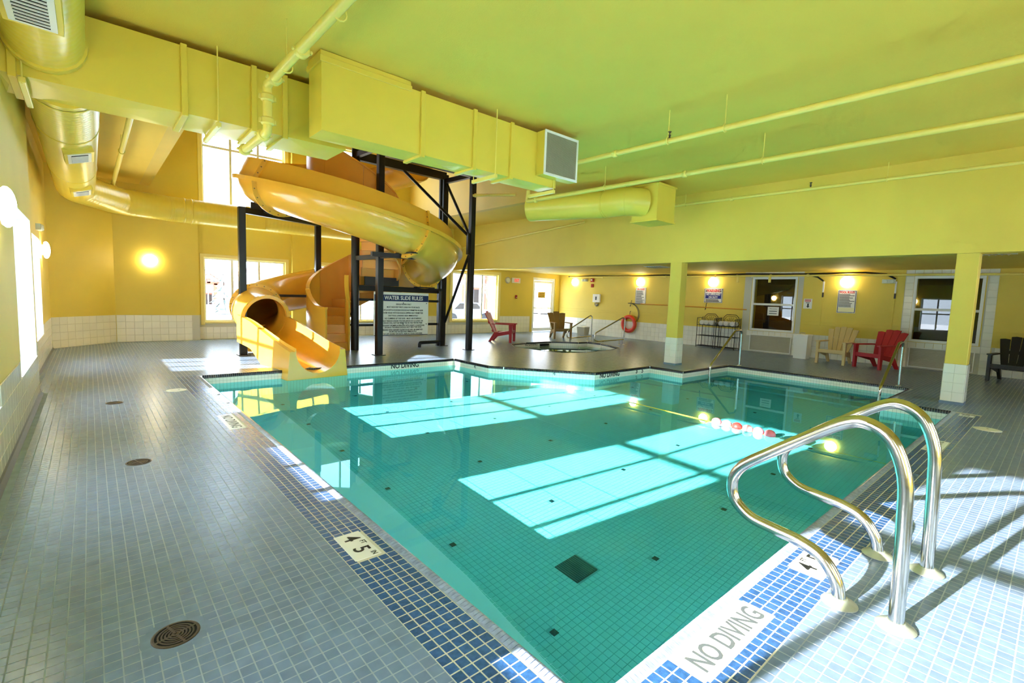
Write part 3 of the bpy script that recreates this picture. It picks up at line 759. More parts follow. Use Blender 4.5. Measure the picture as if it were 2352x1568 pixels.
def segment(s0, s1, t0, t1, name, rims=True, n=22):
    i0, i1 = idx_of(s0), idx_of(s1); rings = [prof_ring(i, path[i][3], t0, t1, n) for i in range(i0, i1+1)]
    mb = MB(); mb.strip(rings, closed=True); k = len(rings[0]); o = len(mb.v)
    mb.f.append(tuple(range(k))); mb.f.append(tuple(range((len(rings)-1)*k, len(rings)*k)))
    sg = mb.build(name, 'slide_yellow', slide, smooth=True)
    if rims:
        for ang in (0, 180):
            rr = []
            for i in range(i0, i1+1):
                t, sdv, up = frame_at(i); c = PP[i]+up*path[i][3]; r = path[i][3]; sgn = -1 if ang == 0 else 1
                rr.append([c+sdv*sgn*(r-.01)-up*.035, c+sdv*sgn*(r+.095)-up*.05, c+sdv*sgn*(r+.095)+up*.03, c+sdv*sgn*(r-.01)+up*.035])
            mb = MB(); mb.strip(rr, closed=True); mb.f += [(0, 1, 2, 3), tuple(range(len(mb.v)-4, len(mb.v)))]
            mb.build('rim', 'slide_yellow', sg, smooth=False)
    return sg
def flange(s, t0, t1, foot=None, w=.075, bolts=True):
    i = idx_of(s); t, sdv, up = frame_at(i); r = path[i][3]; c = PP[i]+up*r; n = 26; rings = []
    for off, rr in ((-.025, r-.01), (-.025, r+w), (.025, r+w), (.025, r-.01)):
        rings.append([c+t*off+sdv*q[0]+up*q[1] for q in [wall_pt(t0+(t1-t0)*k/n, rr, t1 < 300) for k in range(n+1)]])
    mb = MB(); mb.strip(rings+[rings[0]])
    if foot:
        fz = foot; q = []
        for sx, dz in ((-.30, -.86), (-.19, None), (.19, None), (.30, -.86)):
            q.append(c+sdv*sx*1.0+(up*r*dz if dz else -up*(c.z-fz)))
        vs = [p+t*o2 for o2 in (-.02, .02) for p in q]
        mb.add(vs, [(0, 1, 2, 3), (7, 6, 5, 4), (0, 4, 5, 1), (1, 5, 6, 2), (2, 6, 7, 3), (3, 7, 4, 0)])
    fl = mb.build('flange', 'slide_yellow', slide, smooth=False)
    if bolts:
        mb = MB(); nb = int((t1-t0)/17)
        for k in range(nb+1):
            q = wall_pt(t0+4+(t1-t0-8)*k/nb, r+w*.55, t1 < 300); p = c+sdv*q[0]+up*q[1]
            mb.cyl(p-t*.04, p+t*.04, .011, 6)
        if foot:
            for sx in (-.14, -.05, .05, .14):
                p = c+sdv*sx-up*(c.z-foot-.05); mb.cyl(p-t*.035, p+t*.035, .011, 6)
        mb.build('bolts', 'bolt_steel', fl)
    return fl
for s0, s1 in ((10, 95), (95, 197), (197, 281), (281, 362)): segment(s0, s1, *OPEN, 'flume_segment')
segment(362, 450, 0, 360, 'tube_segment', False, 30); segment(450, 515, 0, 360, 'tube_segment', False, 30); segment(515, 532, 0, 360, 'tube_segment', False, 30)
flange(95, *OPEN); flange(197, *OPEN, w=.09); flange(281, *OPEN, foot=2.27); flange(362, *OPEN, foot=1.57); flange(450, 0, 360); flange(516, 0, 360, foot=.01); flange(532, 0, 360, bolts=False, w=.05)
# run-out trough into the pool
i0, i1 = idx_of(530), NPATH-1; rings = []
for i in range(i0, i1+1):
    t, sdv, up = frame_at(i); r = path[i][3]; c = PP[i]; f = (i-i0)/(i1-i0)
    top = c.z+r*(1.12-.12*f); zb = max(-.17, c.z-.05) if f < .25 else max(-.17, c.z-.05-(f-.25)*.5); wo = r+.05+.03*f; wb = wo+.05*f
    ring = []
    for k in range(13):
        a = math.radians(-8+196*k/12); ring.append(Vector((c.x, c.y, c.z+r))-sdv*(r-.02)*math.cos(a)-Vector((0, 0, 1))*(r-.02)*math.sin(a))
    ring = [Vector((c.x, c.y, top))-sdv*(r-.01)]+ring+[Vector((c.x, c.y, top))+sdv*(r-.01)]
    ring += [Vector((c.x, c.y, top))+sdv*wo, Vector((c.x, c.y, zb))+sdv*wb, Vector((c.x, c.y, zb))-sdv*wb, Vector((c.x, c.y, top))-sdv*wo]
    rings.append(ring)
mb = MB(); mb.strip(rings, closed=True); k = len(rings[0]); mb.f.append(tuple(range(k))); mb.f.append(tuple(range((len(rings)-1)*k, len(rings)*k)))
mb.build('runout_trough', 'slide_yellow', slide, smooth=True)

# spiral stair inside the slide
stair = thing('spiral_stair', (4.3, 11.1, 0), 'yellow moulded spiral stair with high curved side walls inside the slide', 'stair')
RI, RO, RISE, DA = .17, 1.02, .2, 20
def pol(a, r, z): return (CX+r*math.cos(math.radians(a)), CY+r*math.sin(math.radians(a)), z)
A0 = 200
for k in range(21):
    a1 = A0-k*DA; a0 = a1-DA; z = (k+1)*RISE; mb = MB(); vs = []
    for zz in (max(0, z-.22), z):
        for a in (a1, (a0+a1)/2, a0): vs += [pol(a, RI, zz), pol(a, RO, zz)]
    mb.add(vs, [(0, 1, 3, 2), (2, 3, 5, 4), (6, 8, 9, 7), (8, 10, 11, 9), (0, 6, 7, 1), (4, 5, 11, 10), (0, 2, 8, 6), (2, 4, 10, 8), (1, 7, 9, 3), (3, 9, 11, 5)])
    mb.build('tread', 'slide_orange', stair)
def guard(r, a_from, a_to, zlo, zhi, name, th=.04):
    n = max(2, int(abs(a_from-a_to)/7.5)); rings = []
    for k in range(n+1):
        a = a_from+(a_to-a_from)*k/n; lo, hi = zlo(a), zhi(a)
        rings.append([pol(a, r-th/2, lo), pol(a, r+th/2, lo), pol(a, r+th/2, hi), pol(a, r+th/2+.02, hi+.0), pol(a, r+th/2+.02, hi+.04), pol(a, r-th/2-.02, hi+.04), pol(a, r-th/2-.02, hi), pol(a, r-th/2, hi)])
    mb = MB(); mb.strip(rings, closed=True); k = len(rings[0]); mb.f += [tuple(range(k)), tuple(range(n*k, (n+1)*k))]
    return mb.build(name, 'slide_yellow' if a_from > 150 else 'slide_orange', stair, smooth=True)
zt = lambda a: (A0-a)/DA*RISE
lo_ = lambda a: max(0, zt(a)-.35); hi_ = lambda a: zt(a)+1.05
guard(RO+.03, A0+12, 165, lambda a: 0., lambda a: 1.0+max(0, zt(a))*1.1, 'guard_panel', .06)
for a in range(165, -225, -45): guard(RO+.03, a, a-44.6, lambda q: 0. if q > 100 else lo_(q), hi_, 'guard_panel')
guard(RI+.03, A0+8, 150, lambda a: 0., lambda a: 1.15+max(0, zt(a))*1.2, 'guard_panel', .06)

# black steel tower
P1, P2, P3, P4, P5, P6 = (2.39, 11.25), (4.47, 12.83), (CX, CY), (4.88, 10.13), (7.35, 11.38), (7.42, 10.19)
tower = thing('slide_tower_frame', (5.5, 10.9, 0), 'black steel post frame with braces carrying the water slide', 'frame')
for (x, y), zt_, w in ((P1, 3.04, .13), (P2, 3.16, .13), (P4, 4.62, .135), (P6, 4.40, .13), (P5, 4.62, .15)):
    ps = MB().bbox(x-w/2, x+w/2, y-w/2, y+w/2, .012, zt_, .006).build('post', 'black_steel', tower)
    MB().box(x-w*.85, x+w*.85, y-w*.85, y+w*.85, 0, .013).build('base_plate', 'black_steel', ps)
MB().cyl((CX, CY, 0), (CX, CY, 4.75), .095, 18).build('post', 'black_steel', tower, smooth=True)
MB().bbox(P5[0]-.17, P5[0]-.10, P5[1]-.05, P5[1]+.02, 0, 4.6, .004).build('post', 'black_steel', tower)
def beam(p, q, z0, z1, w=.1, h=.12): MB().bar((p[0], p[1], z0), (q[0], q[1], z1), w, h).build('beam', 'black_steel', tower)
beam(P1, P2, 2.98, 3.10, .12, .12); beam(P3, P5, 4.58, 4.58, .14, .2); beam(P4, P6, 4.45, 4.45, .12, .14); beam(P3, P4, 4.58, 4.58); beam(P5, P6, 4.45, 4.45)
beam(P3, P5, 1.5, 1.5, .1, .13)
for z in (1.22, .60): beam(P3, P5, z, z, .05, .06)
beam(P1, P2, 1.25, 1.25, .05, .06); beam(P2, P3, .60, .60, .05, .06); beam(P2, P3, .86, .86, .05, .06)
beam(P3, P4, 2.2, 2.2, .08, .1); beam((4.45, 9.62), (5.55, 9.56), 2.2, 2.2, .1, .09); beam(P4, (4.9, 9.55), 2.2, 2.2, .08, .09)
def brace(p, q): MB().cyl(p, q, .036, 10).build('brace', 'black_steel', tower, smooth=True)
brace((6.05, 11.3, 4.5), (P6[0]-.05, P6[1], 2.88)); brace((P5[0], P5[1], 4.5), (P6[0]-.05, P6[1], 2.9)); brace((P6[0]-.03, P6[1]+.03, 2.5), (P5[0]+.06, P5[1]-.05, .65))
MB().bbox(P6[0]-.13, P6[0]-.05, P6[1]-.03, P6[1]+.05, 2.45, 2.98, .004).build('gusset', 'black_steel', tower)
i = idx_of(172); t, sdv, up = frame_at(i); c = PP[i]
MB().bar((c-sdv*.30).to_tuple()[:2]+(3.12,), (c+sdv*.30).to_tuple()[:2]+(3.12,), .16, .2).build('saddle', 'black_plastic', tower)
i = idx_of(281); c = PP[i]; sdv = frame_at(i)[1]
MB().bar((c.x, c.y-.35, 2.26), (c.x, c.y+.35, 2.26), .16, .03).build('saddle', 'black_plastic', tower)
i = idx_of(362); c = PP[i]; sdv = frame_at(i)[1]
MB().bar((c.x-.26, c.y, 1.575), (c.x+.26, c.y, 1.575), .2, .03).build('saddle', 'black_plastic', tower)
MB().box(5.0, 5.9, 11.16, 11.2, 1.57, 1.78).build('stair_bracket', 'black_plastic', tower)
dp = rounded([(P5[0]-.14, P5[1]-.1, 1.5), (P5[0]-.14, P5[1]-.1, .12), (6.55, 11.2, .12), (6.55, 11.2, .0)], .05)
tag(MB().tube(dp, .045, 12).build('drain_pipe', 'black_plastic', smooth=True), 'black plastic drain pipe bent along the deck at the tower post', 'pipe')
# water slide rules board
sg = thing('slide_rules_sign', (6.01, 11.18, .33), 'white board headed water slide rules hung on the black tower', 'sign')
MB().bbox(5.24, 6.78, 11.17, 11.19, .335, 1.425, .003).build('board', 'sign_white', sg)
MB().box(5.25, 6.77, 11.163, 11.17, 1.20, 1.36).build('title_band', 'ink_navy', sg)
MB().box(5.25, 6.77, 11.163, 11.17, .337, .352).build('bottom_band', 'ink_navy', sg)
text('title', 'WATER SLIDE RULES', .138, (6.06, 11.161, 1.28), (1, 0, 0), (0, 0, 1), 'sign_white', sg, sx=.86, bold=.003)
RULES = [(1.125, 'SINGLE RIDERS ONLY'), (1.05, 'MUST RIDE FEET FIRST LYING ON YOUR BACK'), (.975, 'LIFE JACKETS & FLOATING DEVICES NOT PERMITTED IN SLIDE'), (.905, 'SWIM WEAR WITH BUCKLES & ZIPPERS NOT PERMITTED'),
         (.835, 'EXIT POOL LANDING AREA IMMEDIATELY'), (.765, 'NO CLIMBING UP THE SLIDE - MUST USE STAIRWAY'), (.70, 'ANY PERSON UNDER THE INFLUENCE OF ALCOHOL OR'), (.65, 'DRUGS WILL NOT BE PERMITTED IN THE WATER PARK'),
         (.585, 'PREGNANT WOMEN & PERSONS WITH HEART CONDITIONS'), (.54, 'OR BACK TROUBLES SHOULD NOT RIDE THIS SLIDE'), (.475, 'RIDERS WHO DISOBEY SLIDER RULES WILL BE REMOVED'), (.43, 'FROM THE WATER PARK IMMEDIATELY'), (.375, 'NO LIFE GUARD ON DUTY - RIDE AT YOUR OWN RISK')]
for z, b in RULES: text('lettering', b, .052, (6.05, 11.166, z), (1, 0, 0), (0, 0, 1), 'ink', sg, sx=.86 if len(b) < 48 else .78, bold=.0008)
for x in (5.3, 6.04, 6.72):
    for z in (1.16, .62): MB().cyl((x, 11.16, z), (x, 11.175, z), .012, 8).build('screw', 'ink', sg)

# ================================================================ ducts
def rect_duct(root, xs, y0, y1, z0, z1, bul=.014):
    for a, b in zip(xs, xs[1:]):
        cxm = (a+b)/2; cz = (z0+z1)/2; cyv = (y0+y1)/2; mb = MB()
        V = [(a, y0, z0), (b, y0, z0), (b, y1, z0), (a, y1, z0), (a, y0, z1), (b, y0, z1), (b, y1, z1), (a, y1, z1), (cxm, y0-bul, cz), (cxm, cyv, z0-bul)]
        F = [(0, 1, 8), (1, 5, 8), (5, 4, 8), (4, 0, 8), (0, 9, 1), (1, 9, 2), (2, 9, 3), (3, 9, 0), (2, 6, 7, 3), (4, 5, 6, 7), (0, 3, 7, 4), (1, 5, 6, 2)]
        mb.add(V, F); mb.build('panel', 'duct_paint', root, recalc=False)
    for a in xs[1:-1]:
        for q in ((a-.027, a+.027, y0-.03, y0-.001, z0-.03, z1+.012), (a-.028, a+.028, y0, y1+.03, z0-.03, z0)):
            MB().bbox(*q, .004).build('flange', 'duct_paint', root)
d1 = thing('rectangular_duct', (1.0, 6.14, 3.07), 'long painted rectangular duct running out from the left wall', 'duct', 'rectangular ceiling ducts')
rect_duct(d1, [XL+.002, -.42, .757, 1.37, 1.675, 2.36], 5.83, 6.45, 3.075, 3.70)
d2 = thing('rectangular_duct', (3.5, 5.24, 3.0), 'painted rectangular duct ending in a grey return grille', 'duct', 'rectangular ceiling ducts')
rect_duct(d2, [1.80, 2.94, 3.68, 4.29, 5.16], 5.06, 5.42, 3.0, 3.69)
for q in ((1.78, 2.80, 5.045, 5.44, 3.655, 3.715), (1.79, 2.79, 5.055, 5.43, 3.715, 3.765)): MB().bbox(*q, .004).build('top_collar', 'duct_paint', d2)
MB().bbox(2.25, 2.5, 5.81, 6.47, 3.70, 3.74, .004).build('top_collar', 'duct_paint', d1)
gb = MB().bbox(4.75, 5.42, 4.90, 5.055, 3.105, 3.695, .005).build('grille_box', 'duct_paint', d2)
for q in ((4.745, 5.425, 3.10, 3.135), (4.745, 5.425, 3.665, 3.70), (4.745, 4.78, 3.135, 3.665), (5.39, 5.425, 3.135, 3.665)):
    MB().bbox(q[0], q[1], 4.885, 4.90, q[2], q[3], .003).build('grille_frame', 'frame_white', gb)
MB().box(4.78, 5.39, 4.893, 4.897, 3.135, 3.665).build('grille_core', 'mesh_grey', gb)
mb = MB()
for i in range(44):
    x = 4.787+i*.01385; mb.box(x-.0017, x+.0017, 4.888, 4.893, 3.135, 3.665)
for i in range(38):
    z = 3.142+i*.01405; mb.box(4.78, 5.39, 4.889, 4.893, z-.0015, z+.0015)
mb.build('grille_mesh', 'grille_grey', gb)['kind'] = 'stuff'
# trapeze hangers under the rectangular ducts
def trapeze(x, y0, y1, z0, label):
    h = thing('duct_hanger', (x, (y0+y1)/2, z0-.04), label, 'hanger', 'duct hangers')
    MB().bbox(x-.022, x+.022, y0-.06, y1+.06, z0-.065, z0-.02, .004).build('channel', 'pipe_paint', h)
    for y in (y0-.04, y1+.04): MB().cyl((x, y, z0-.07), (x, y, HC), .007, 6).build('rod', 'pipe_paint', h)
trapeze(1.03, 5.8, 6.45, 3.06, 'strut hanger under the rectangular duct near the tower window')
trapeze(3.98, 5.03, 5.42, 2.985, 'strut hanger under the duct midway along to the grille')
trapeze(5.1, 5.08, 5.5, 2.985, 'strut hanger under the duct end below the grille')
trapeze(-.36, 5.8, 6.45, 3.06, 'strut hanger at the duct end against the left wall')
# round spiral ducts
def round_duct(name, label, pts, r, n=22, ribs=True, m='duct_paint'):
    rt = thing(name, pts[0], label, 'duct', 'round spiral ducts')
    P = []
    for a, b in zip(pts, pts[1:]):
        a, b = Vector(a), Vector(b); k = max(1, int((b-a).length/.03)); P += [a.lerp(b, i/k) for i in range(k)]
    P.append(Vector(pts[-1])); rs = [r*(1.012 if i % 3 == 0 else .997) for i in range(len(P))] if ribs else r
    MB().tube(P, rs, n).build('spiral_body', m, rt, smooth=True)
    return rt
rd0 = round_duct('round_duct', 'large round duct overhead with a white slotted vent', [(-.215, 5.84, 3.40), (-.215, -2.9, 3.40)], .255)
MB().lathe([(.275, 0), (.275, .09), (.256, .12)], (-.215, 5.70, 3.40), 'y', 24).build('collar', 'duct_paint', rd0, smooth=True)
rd1p = rounded([(-.14, 6.44, 3.33), (-.14, 12.75, 3.22), (.55, 13.95, 3.2), (1.5, 14.2, 3.2), (8.2, 14.2, 3.2)], [.5, .5, .5], 8)
rd1 = round_duct('round_duct', 'round duct along the left wall that bends across the back windows', [tuple(p) for p in rd1p], .29)
for y in (6.56, 7.9, 10.6): MB().lathe([(.293, 0), (.301, .01), (.301, .03), (.293, .04)], (-.14, y, 3.33-.11*(y-6.44)/6.3), 'y', 24, False).build('seam_ring', 'duct_paint', rd1, smooth=True)
for x in (1.75, 1.9, 6.0): MB().lathe([(.293, 0), (.301, .01), (.301, .03), (.293, .04)], (x, 14.2, 3.2), 'x', 24, False).build('seam_ring', 'duct_paint', rd1, smooth=True)
def vent(parent, y0, y1, cx, cz, r, ang, n, nm='vent'):
    """white slotted register on a saddle at angle ang round a duct along y"""
    a = math.radians(ang); u = Vector((math.cos(a), 0, math.sin(a))); v = Vector((-math.sin(a), 0, math.cos(a))); c = Vector((cx, 0, cz))
    def bx(d0, d1, y0, y1, s0, s1, name, m, par):
        vs = [c+u*d+v*s+Vector((0, y, 0)) for d in (d0, d1) for y in (y0, y1) for s in (s0, s1)]
        return MB().add([vs[0], vs[1], vs[3], vs[2], vs[4], vs[5], vs[7], vs[6]], [(0, 3, 2, 1), (4, 5, 6, 7), (0, 1, 5, 4), (1, 2, 6, 5), (2, 3, 7, 6), (3, 0, 4, 7)]).build(name, m, par)
    sd_ = bx(r-.12, r+.035, y0-.05, y1+.05, -.15, .15, nm+'_saddle', 'duct_paint', parent)
    bx(r+.03, r+.045, y0, y1, -.12, .12, nm+'_plate', 'frame_white', sd_)
    bx(r+.044, r+.046, y0+.035, y1-.035, -.085, .085, nm+'_slot', 'hole_black', sd_)
    k = int((y1-y0)/.055)
    for i in range(1, k):
        y = y0+.035+(y1-y0-.07)*i/k; bx(r+.0455, r+.055, y-.006, y+.006, -.085, .085, 'blade', 'frame_white', sd_)
vent(rd0, 3.95, 4.75, -.215, 3.40, .255, -92, 10)
vent(rd1, 8.3, 8.85, -.14, 3.30, .29, -72, 9); vent(rd1, 11.2, 11.75, -.14, 3.25, .29, -72, 9)
MB().bbox(3.05, 3.5, 13.86, 14.0, 2.92, 3.45, .005).build('vent_saddle', 'duct_paint', rd1)
rd2 = thing('round_duct', (8.3, 5.6, 2.96), 'round duct elbowing out of a square box by the beam', 'duct', 'round spiral ducts')
MB().bbox(8.16, 8.78, 5.29, 5.86, 2.97, 3.66, .006).build('plenum_box', 'duct_paint', rd2)
for q in ((8.14, 8.80, 5.27, 5.88, 3.63, 3.67), (8.14, 8.80, 5.27, 5.88, 2.955, 2.985)): MB().bbox(*q, .004).build('flange', 'duct_paint', rd2)
ep = rounded([(8.2, 5.62, 3.33), (7.86, 5.80, 3.33), (7.86, 6.3, 3.33), (7.25, 7.85, 3.33)], [.25, .4], 8)
MB().tube(ep, .27, 28).build('elbow', 'duct_paint', rd2, smooth=True)
for q in (5, 10, 14):
    if q < len(ep)-1:
        tdir = (ep[q+1]-ep[q]).normalized(); MB().tube([ep[q]-tdir*.012, ep[q]+tdir*.012], .277, 28).build('seam_ring', 'duct_paint', rd2, smooth=True)

# ================================================================ sprinkler pipes
def pipe(label, pts, r=.036, coup=(), hang=(), heads=(), rad=.05):
    rt = thing('sprinkler_pipe', pts[0], label, 'pipe', 'yellow sprinkler pipes')
    P = rounded(pts, rad, 5); MB().tube(P, r, 12).build('run', 'pipe_paint', rt, smooth=True)
    for c, d in coup:
        c = Vector(c); d = Vector(d).normalized(); MB().tube([c-d*.035, c-d*.022, c+d*.022, c+d*.035], [r*1.15, r*1.45, r*1.45, r*1.15], 12).build('coupling', 'pipe_paint', rt, smooth=True)
        s_ = d.cross(Vector((0, 0, 1))); s_ = s_.normalized() if s_.length > .1 else Vector((1, 0, 0))
        for sg_ in (-1, 1): MB().cyl(c+s_*sg_*r*1.6-d*.02, c+s_*sg_*r*1.6+d*.02, .013, 6).build('bolt_lug', 'pipe_paint', rt)
    for (x, y, z) in hang:
        MB().cyl((x, y, z+r), (x, y, HC), .006, 6).build('hanger_rod', 'pipe_paint', rt)
        ring = [(x+(r+.008)*math.cos(a), y, z+(r+.008)*math.sin(a)) for a in [2*PI*k/12 for k in range(12)]]
        MB().tube(ring, .007, 6, closed=True).build('hanger_ring', 'pipe_paint', rt)
    for (x, y, z) in heads:
        MB().lathe([(.012, 0), (.012, .03), (.02, .032), (.004, .05), (.022, .075), (.022, .078)], (x, y, z+r), 'z', 10).build('sprinkler_head', 'bronze', rt)
    return rt
pipe('sprinkler pipe dropping past the duct beside the tower window', [(1.46, -2.9, 3.42), (1.36, 5.28, 3.36), (1.36, 5.28, 2.92), (1.345, 6.2, 2.92)], .042,
     [((1.39, 4.35, 3.366), (0, 1, 0)), ((1.378, 5.08, 3.362), (0, 1, 0)), ((1.36, 5.28, 3.24), (0, 0, 1)), ((1.36, 5.28, 3.02), (0, 0, 1)), ((1.355, 5.42, 2.92), (0, 1, 0)), ((1.345, 6.14, 2.92), (0, 1, 0))], [(1.385, 4.75, 3.364), (1.41, 3.6, 3.37)])
pipe('sprinkler pipe crossing the main ceiling past the return grille', [(5.45, 4.95, 3.4), (5.62, -2.9, 3.4)], .034, [((5.465, 4.25, 3.4), (0, 1, 0))], [(5.50, 2.75, 3.4), (5.47, 3.45, 3.4)], [(5.48, 3.44, 3.4)])
pipe('sprinkler pipe crossing the main ceiling nearest the beam', [(6.95, 7.6, 3.62), (6.93, 7.6, 3.4), (7.2, -2.9, 3.4)], .038, [((6.935, 7.35, 3.4), (0, 1, 0)), ((7.02, 4.1, 3.4), (0, 1, 0))], [(7.05, 2.95, 3.4), (6.96, 5.6, 3.4)])
pipe('thin sprinkler pipe hugging the beam face', [(9.7, 5.85, 3.52), (9.7, -2.9, 3.48)], .028, [((9.7, 4.6, 3.51), (0, 1, 0))], [(9.7, 2.1, 3.5), (9.7, 5.6, 3.52)], [(9.7, 3.2, 3.51)])
pipe('thin sprinkler pipe on the far stretch of the beam', [(9.925, 14.4, 3.05), (9.925, 8.6, 3.45)], .028)
pipe('sprinkler pipe under the low ceiling strip along the left duct', [(.47, 6.6, 3.52), (.45, 13.9, 3.5)], .036, [((.45, 13.8, 3.5), (0, 1, 0))], [(.46, 10.2, 3.51)])
pipe('short sprinkler branch ending at the tower post', [(7.36, 10.1, 3.92), (8.0, 9.2, 3.92)], .034, [((7.40, 10.04, 3.92), (.6, -.85, 0))])
rp = thing('sprinkler_pipe', (15.35, 14, 2.33), 'sprinkler pipe running under the recess ceiling along the signs wall', 'pipe', 'yellow sprinkler pipes')
MB().cyl((15.36, 13.95, 2.345), (15.36, -2.9, 2.30), .028, 10).build('run', 'pipe_paint', rp, smooth=True)
for y in (12.2, 9.4, 7.6, 6.9, 5.9, 4.9, 1.72): MB().lathe([(.034, 0), (.042, .015), (.042, .05), (.034, .065)], (15.36, y, 2.325), 'y', 10).build('coupling', 'pipe_paint', rp, smooth=True)
for y in (6.9, 5.95, 1.72): MB().bbox(15.33, 15.39, y-.03, y+.03, 2.12, 2.34, .006).build('tee_drop', 'pipe_paint', rp)
cb = [(15.42, 14.1, 2.37)]+[(15.42, y, 2.375+.012*math.sin(y*2.1)) for y in np.arange(13.6, 3.4, -.5)]+[(15.43, 3.15, 2.34), (15.5, 2.96, 2.22)]
tag(MB().tube(cb, .024, 8).build('cable_bundle', 'black_plastic', smooth=True), 'thick black cable bundle strung along the recess ceiling', 'cable')
tag(MB().tube([(15.42, 5.0, 2.36), (15.48, 4.72, 2.28), (15.53, 4.58, 2.17)], .022, 8).build('cable_drop', 'black_plastic', smooth=True), 'black cable tail bending down beside the pool rules', 'cable')
for y, lb in ((4.57, 'white cord cover hanging beside the pool rules sign'), (2.95, 'white cord cover hanging beside the tiled window bay')):
    cc = thing('cord_cover', (15.53, y, .9), lb, 'cord', 'hanging cord covers')
    MB().bbox(15.525, 15.545, y-.02, y+.02, 1.86, 2.16, .004).build('cover', 'frame_white', cc)
    MB().bbox(15.52, 15.545, y-.018, y+.018, 1.72, 1.85, .003).build('plug', 'black_plastic', cc)
    MB().cyl((15.535, y, .92), (15.535, y, 1.72), .006, 6).build('cord', 'wall_paint', cc)

# ================================================================ wall lamps and small wall fittings
def wall_lamp(p, n, label, r=.15):
    """round glass globe on a base; n points out of the wall"""
    n = Vector(n); lp = thing('wall_lamp', p, label, 'lamp', 'round wall lamps')
    ax = 'x' if abs(n.x) > .5 else 'y'; s_ = n.x+n.y
    MB().lathe([(.09, 0), (.09, .03*s_), (.07, .045*s_)], p, ax, 20).build('base', 'lamp_base', lp, smooth=True)
    prof = [(.004 if k == 6 else r*math.cos(math.radians(-30+k*20)), s_*(.065+.055*math.sin(math.radians(-30+k*20)))) for k in range(7)]
    MB().lathe(prof, p, ax, 18).build('globe', 'lamp_glass', lp, smooth=True)
wall_lamp((XL, 5.2, 1.93), (1, 0, 0), 'glowing lamp on the left wall between the near windows')
wall_lamp((XL2, 11.95, 1.94), (1, 0, 0), 'glowing lamp on the left wall past the far window')
wall_lamp((1.14, 14.85, 1.98), (0, -1, 0), 'glowing lamp alone on the yellow back wall')
for y, lb in ((13.82, 'glowing lamp nearest the glazed exit door'), (10.58, 'glowing lamp above the spa rules sign'), (7.77, 'glowing lamp above the no lifeguard warning'), (4.02, 'glowing lamp above the pool rules sign'), (-.6, 'glowing lamp above the black chair')):
    wall_lamp((XR, y, 2.14), (-1, 0, 0), lb)
def emergency(p, n, label):
    n = Vector(n); e = thing('emergency_light', p, label, 'light', 'twin-head emergency lights'); s_ = Vector((n.y, -n.x, 0)); q = Vector(p)
    MB().bar(q-s_*.14+n*.03, q+s_*.14+n*.03, .06, .1).build('housing', 'clear_plastic', e)
    for k in (-.07, .07): MB().lathe([(.045, -.02), (.05, .0), (.035, .02)], tuple(q+s_*k+n*.07), 'y' if abs(n.y) > .5 else 'x', 14).build('lamp_head', 'clear_plastic', e, smooth=True)
emergency((XL2, 11.1, 2.26), (1, 0, 0), 'twin-head emergency light above the far left window')
emergency((XR, 13.3, 2.22), (-1, 0, 0), 'twin-head emergency light beside the red alarm')
emergency((XR, 3.1, 2.16), (-1, 0, 0), 'twin-head emergency light by the second tiled window bay')
ex = thing('exit_sign', (12.95, YBR, 2.04), 'lit exit sign on the back wall between window and door', 'sign')
MB().bbox(12.76, 13.2, YBR-.06, YBR-.002, 1.985, 2.19, .006).build('housing', 'frame_white', ex)
text('lettering', 'EXIT', .16, (13.0, YBR-.064, 2.085), (1, 0, 0), (0, 0, 1), 'exit_red', ex, sx=.75, bold=.004)
spk = thing('wall_speaker', (12.56, YBR, 2.08), 'round grey speaker on the back wall beside the exit sign', 'speaker')
MB().lathe([(.13, 0), (.13, -.03), (.10, -.045)], (12.56, YBR, 2.08), 'y', 24).build('rim', 'grille_grey', spk, smooth=True)
MB().lathe([(.095, -.045), (.09, -.05)], (12.56, YBR, 2.08), 'y', 24).build('cone_cover', 'clear_plastic', spk)
pl = thing('pull_station', (13.03, YBR, 1.4), 'small dark red fire pull station left of the exit door', 'alarm')
MB().bbox(12.98, 13.08, YBR-.04, YBR-.002, 1.36, 1.5, .006).build('case', 'alarm_red', pl); MB().bbox(12.995, 13.065, YBR-.05, YBR-.04, 1.40, 1.42, .002).build('handle', 'sign_white', pl)
al = thing('fire_alarm', (XR, 12.88, 2.0), 'red fire alarm strobe with call box below', 'alarm')
MB().bbox(XR-.06, XR-.002, 12.8, 12.96, 2.15, 2.29, .006).build('strobe', 'alarm_red', al); MB().bbox(XR-.075, XR-.06, 12.86, 12.93, 2.2, 2.26, .004).build('lens', 'sign_white', al); MB().bbox(XR-.05, XR-.002, 12.82, 12.93, 1.93, 2.07, .006).build('call_box', 'alarm_red', al)
sp = thing('wall_phone', (XR, 12.6, 1.2), 'white wall phone box with chrome dial above the bin', 'phone')
MB().bbox(XR-.09, XR-.002, 12.42, 12.78, 1.33, 1.66, .012).build('case', 'sign_white', sp); MB().lathe([(.1, 0), (.1, -.05), (.06, -.09)], (XR-.002, 12.6, 1.26), 'x', 18).build('dial', 'steel', sp, smooth=True)
MB().bbox(XR-.1, XR-.09, 12.57, 12.63, 1.42, 1.56, .004).build('handset', 'ink', sp)
cv = thing('ceiling_vent', (12.5, 8.0, HR), 'white louvred vent in the recess ceiling near the spa', 'vent')
MB().bbox(12.25, 12.85, 7.72, 8.28, HR-.012, HR-.001, .004).build('frame', 'frame_white', cv)
for k in range(6): MB().bar((12.3, 7.8+k*.08, HR-.018), (12.8, 7.8+k*.08, HR-.018), .05, .006, (0, .5, .8)).build('louvre', 'grille_grey', cv)
cv = thing('ceiling_vent', (11.6, .9, HR), 'white louvred vent in the recess ceiling past the near column', 'vent')
MB().bbox(11.3, 11.9, .65, 1.15, HR-.012, HR-.001, .004).build('frame', 'frame_white', cv)
